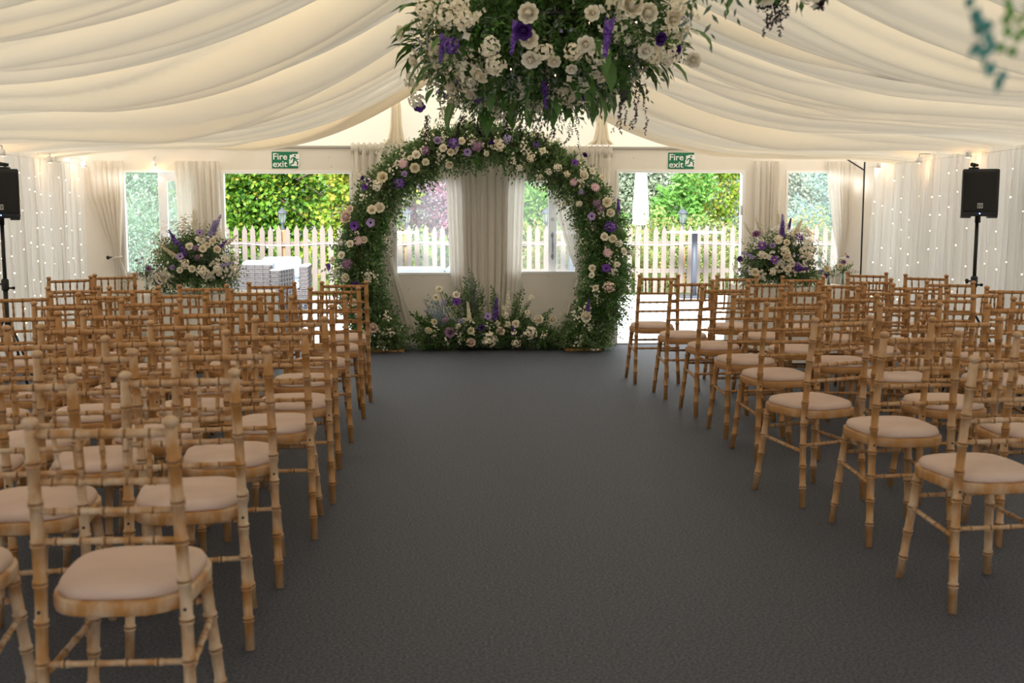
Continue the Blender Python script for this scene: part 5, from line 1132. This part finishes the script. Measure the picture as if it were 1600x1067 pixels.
# ------------------------------------------------------------------ planting
def plant(name, label, cat, x, y, blobs, m, n, ll, lw, seed, trunk=None, limbs=(), mode='leaf', group=None):
    """blobs: (dx, dy, z, rx, ry, rz, weight)"""
    t = thing(name, label, cat, (x, y, -0.05), 0, group); g = np.random.default_rng(seed)
    wts = np.array([b[6] for b in blobs], float); cnt = (n * wts / wts.sum()).astype(int); VF = []
    for b, k in zip(blobs, cnt):
        d = nrm(g.normal(size=(k, 3))); pos = np.array(b[:3]) + d * np.array(b[3:6]) * (g.uniform(0.25, 1.0, (k, 1)) ** 0.5) * (1 + 0.18 * np.sin(d[:, :1] * 9 + d[:, 2:] * 7 + seed))
        ld = nrm(d * 0.6 + g.normal(size=(k, 3)) * 0.6 + [0, 0, -0.35 if mode == 'leaf' else 0.35]); nr_ = g.normal(size=(k, 3)) * 0.5 + [0, -0.5, 0.7]
        VF.append(leaves(pos, ld, nr_, ll * g.uniform(0.6, 1.3, k), lw * g.uniform(0.7, 1.2, k)))
    V, Fc = merge(*VF); V[:, 2] = np.maximum(V[:, 2], 0.0)
    stuff(quads('foliage', V, Fc, m, t))
    mb = MB()
    top = max(b[2] for b in blobs)
    if trunk: mb.tube([(0, 0, 0), (trunk[1] * 0.3, 0, top * 0.4), (trunk[1], 0, top)], [trunk[0], trunk[0] * 0.8, trunk[0] * 0.3], 8); mb.obj('trunk', L_bark, t)
    else:
        for k in range(5): mb.tube([(0, 0, 0), (g.normal() * 0.2, g.normal() * 0.1, top * 0.6), (g.normal() * 0.5, g.normal() * 0.2, top)], [0.02, 0.014, 0.006], 5)
        mb.obj('stems', L_bark, t)
    for i, lb in enumerate(limbs):
        mb = MB(); mb.tube(lb, list(np.linspace(0.045 if y > 20 else 0.016, 0.010 if y > 20 else 0.005, len(lb))), 6); mb.obj('branch', L_bark, t)
LT = leafmat('lime_leaves', [(0.08, 0.20, 0.02), (0.18, 0.32, 0.03), (0.10, 0.24, 0.02), (0.36, 0.40, 0.05), (0.24, 0.36, 0.05), (0.50, 0.42, 0.07), (0.03, 0.09, 0.01)], 0.45)
LTG = leafmat('lime_leaves_green', [(0.02, 0.07, 0.008), (0.05, 0.15, 0.015), (0.12, 0.28, 0.025), (0.17, 0.33, 0.03), (0.08, 0.20, 0.02), (0.20, 0.34, 0.04), (0.46, 0.42, 0.06)], 0.45)
LP = leafmat('copper_leaves', [(0.20, 0.09, 0.16), (0.34, 0.20, 0.30), (0.42, 0.10, 0.18), (0.28, 0.24, 0.26), (0.46, 0.36, 0.44)], 0.4)
LO = leafmat('olive_grey_leaves', [(0.15, 0.26, 0.18), (0.26, 0.40, 0.30), (0.19, 0.31, 0.19), (0.42, 0.52, 0.42)], 0.4)
LH = leafmat('hedge_leaves', [(0.16, 0.26, 0.06), (0.26, 0.35, 0.11), (0.20, 0.30, 0.09), (0.42, 0.38, 0.14), (0.10, 0.19, 0.045), (0.36, 0.22, 0.10)], 0.4)
LB = leafmat('laurel_leaves', [(0.10, 0.26, 0.05), (0.20, 0.40, 0.09), (0.14, 0.32, 0.06), (0.06, 0.18, 0.03)], 0.4)
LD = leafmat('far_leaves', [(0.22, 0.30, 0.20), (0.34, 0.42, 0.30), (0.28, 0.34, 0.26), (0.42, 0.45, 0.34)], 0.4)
LBL = leafmat('blue_green_leaves', [(0.16, 0.28, 0.26), (0.26, 0.40, 0.36), (0.20, 0.34, 0.28)], 0.4)
plant('lime_tree', 'green lime tree turning yellow behind the fence, seen through left doorway', 'tree', -5.3, 24.4, [(0.6, 0, 2.7, 1.6, 0.7, 0.8, 3), (1.1, 0.1, 1.9, 1.2, 0.6, 0.9, 3), (-0.3, 0, 1.5, 1.2, 0.6, 1.0, 2), (0.5, 0.1, 0.9, 1.6, 0.5, 0.8, 2)], LTG, 12000, 0.115, 0.10, 81, (0.14, 0.4), [[(0.3, 0, 3.1), (1.2, -0.3, 2.5), (2.3, -0.4, 1.8)], [(0.3, 0, 2.6), (1.0, -0.3, 2.0), (1.9, -0.4, 1.3)], [(0.2, 0, 3.4), (1.5, -0.2, 3.1), (2.6, -0.3, 2.6)]])
plant('golden_lime_tree', 'yellow-leaved lime tree behind the fence beside the flower arch', 'tree', -2.3, 23.0, [(0.2, -0.3, 2.7, 1.0, 0.7, 0.7, 3), (0.3, -0.3, 2.0, 0.9, 0.6, 0.7, 3), (0.0, -0.3, 1.3, 0.9, 0.5, 0.8, 2), (0.1, -0.2, 0.6, 1.0, 0.4, 0.6, 1)], LT, 9500, 0.115, 0.095, 82, (0.11, 0.3), [[(0.2, 0, 2.9), (-0.6, -0.4, 2.5), (-1.2, -0.6, 2.2)], [(0.1, 0, 2.3), (0.8, -0.4, 2.1), (1.3, -0.5, 1.6)]])
plant('copper_beech', 'purple-leaved tree behind fence, seen through window left of centre', 'tree', -0.55, 24.6, [(0.2, 0, 2.3, 1.1, 0.6, 0.9, 4), (-0.2, 0, 1.6, 0.9, 0.5, 0.6, 2), (0.4, 0, 1.5, 0.8, 0.5, 0.6, 2), (0.5, 0, 3.0, 1.0, 0.5, 0.6, 1)], LP, 8500, 0.085, 0.06, 83, (0.10, 0.2))
plant('shrub', 'dark green shrubs at fence foot behind the left centre window', 'shrub', -0.8, 21.1, [(0, 0, 0.5, 1.1, 0.4, 0.7, 1), (0.7, 0.1, 0.5, 0.6, 0.4, 0.6, 1)], LTG, 3500, 0.09, 0.05, 84)
plant('olive_bush', 'large pale grey-green bush outside the leftmost window', 'bush', -5.2, 15.6, [(0.1, 0.2, 1.5, 1.3, 0.7, 1.0, 3), (0.6, 0.2, 0.8, 1.0, 0.6, 0.8, 2), (-0.3, 0.2, 0.7, 1.0, 0.6, 0.8, 2), (0.2, 0.3, 2.4, 1.2, 0.6, 0.6, 2)], LO, 34000, 0.06, 0.024, 85, None, (), 'up')
plant('dense_hedge', 'tall mixed green hedge behind left end of fence', 'hedge', -7.4, 26.6, [(0, 0, 1.4, 2.0, 0.7, 1.6, 1), (0.5, 0, 3.0, 2.2, 0.7, 1.0, 1)], LO, 7000, 0.11, 0.06, 86)
for i, (x, y, z, rx, rz, m, n, lab) in enumerate(((2.3, 21.3, 0.55, 1.3, 0.85, LH, 5500, 'autumn-tinted hedge bush behind fence, left in right doorway'), (4.2, 22.7, 0.6, 1.5, 0.95, LH, 6000, 'autumn-tinted hedge bush behind fence, middle of right doorway'), (6.3, 21.3, 0.6, 1.5, 1.0, LH, 6000, 'autumn-tinted hedge bush behind fence, right of right doorway'), (1.3, 22.7, 0.6, 0.8, 0.9, LH, 3500, 'autumn-tinted hedge bush behind the right centre window'))):
    plant('hedge_bush', lab, 'bush', x, y, [(0, 0, z, rx, 0.5, rz, 1), (rx * 0.5, 0, z * 0.8, rx * 0.6, 0.4, rz * 0.8, 0.5)], m, n, 0.085, 0.055, 90 + i)
plant('laurel_bush', 'bright green laurel bush behind hedge, left in right doorway', 'bush', 3.05, 25.0, [(-0.2, 0, 1.5, 0.7, 0.5, 0.6, 2), (-0.6, 0, 1.2, 0.6, 0.4, 0.6, 1)], LB, 2600, 0.15, 0.075, 101, None, (), 'up')
plant('laurel_bush', 'bright green laurel bush behind hedge, right of white parasol', 'bush', 4.8, 25.0, [(0, 0, 1.5, 0.6, 0.5, 0.7, 2), (0.4, 0, 2.2, 0.5, 0.4, 0.6, 1)], LB, 2400, 0.15, 0.075, 102, None, (), 'up')
plant('laurel_bush', 'bright green bush behind hedge, seen through window right of centre', 'bush', 1.5, 26.4, [(0, 0, 1.6, 0.6, 0.5, 0.6, 2)], LB, 1600, 0.15, 0.075, 103, None, (), 'up')
plant('autumn_sapling', 'young tree with orange and yellow leaves, right in right doorway', 'tree', 6.1, 26.6, [(0, 0, 2.1, 0.8, 0.5, 0.8, 2), (0.3, 0, 2.9, 0.6, 0.4, 0.5, 1)], LT, 2400, 0.11, 0.07, 104, (0.04, 0.1))
plant('blue_conifer', 'blue-green tree outside the rightmost window', 'tree', 9.0, 24.0, [(0, 0, 2.4, 1.4, 0.7, 0.9, 3), (0, 0, 1.2, 1.3, 0.6, 1.0, 2), (-1.4, 0, 1.0, 0.8, 0.5, 0.9, 1)], LBL, 16000, 0.085, 0.045, 105, (0.12, 0.1))
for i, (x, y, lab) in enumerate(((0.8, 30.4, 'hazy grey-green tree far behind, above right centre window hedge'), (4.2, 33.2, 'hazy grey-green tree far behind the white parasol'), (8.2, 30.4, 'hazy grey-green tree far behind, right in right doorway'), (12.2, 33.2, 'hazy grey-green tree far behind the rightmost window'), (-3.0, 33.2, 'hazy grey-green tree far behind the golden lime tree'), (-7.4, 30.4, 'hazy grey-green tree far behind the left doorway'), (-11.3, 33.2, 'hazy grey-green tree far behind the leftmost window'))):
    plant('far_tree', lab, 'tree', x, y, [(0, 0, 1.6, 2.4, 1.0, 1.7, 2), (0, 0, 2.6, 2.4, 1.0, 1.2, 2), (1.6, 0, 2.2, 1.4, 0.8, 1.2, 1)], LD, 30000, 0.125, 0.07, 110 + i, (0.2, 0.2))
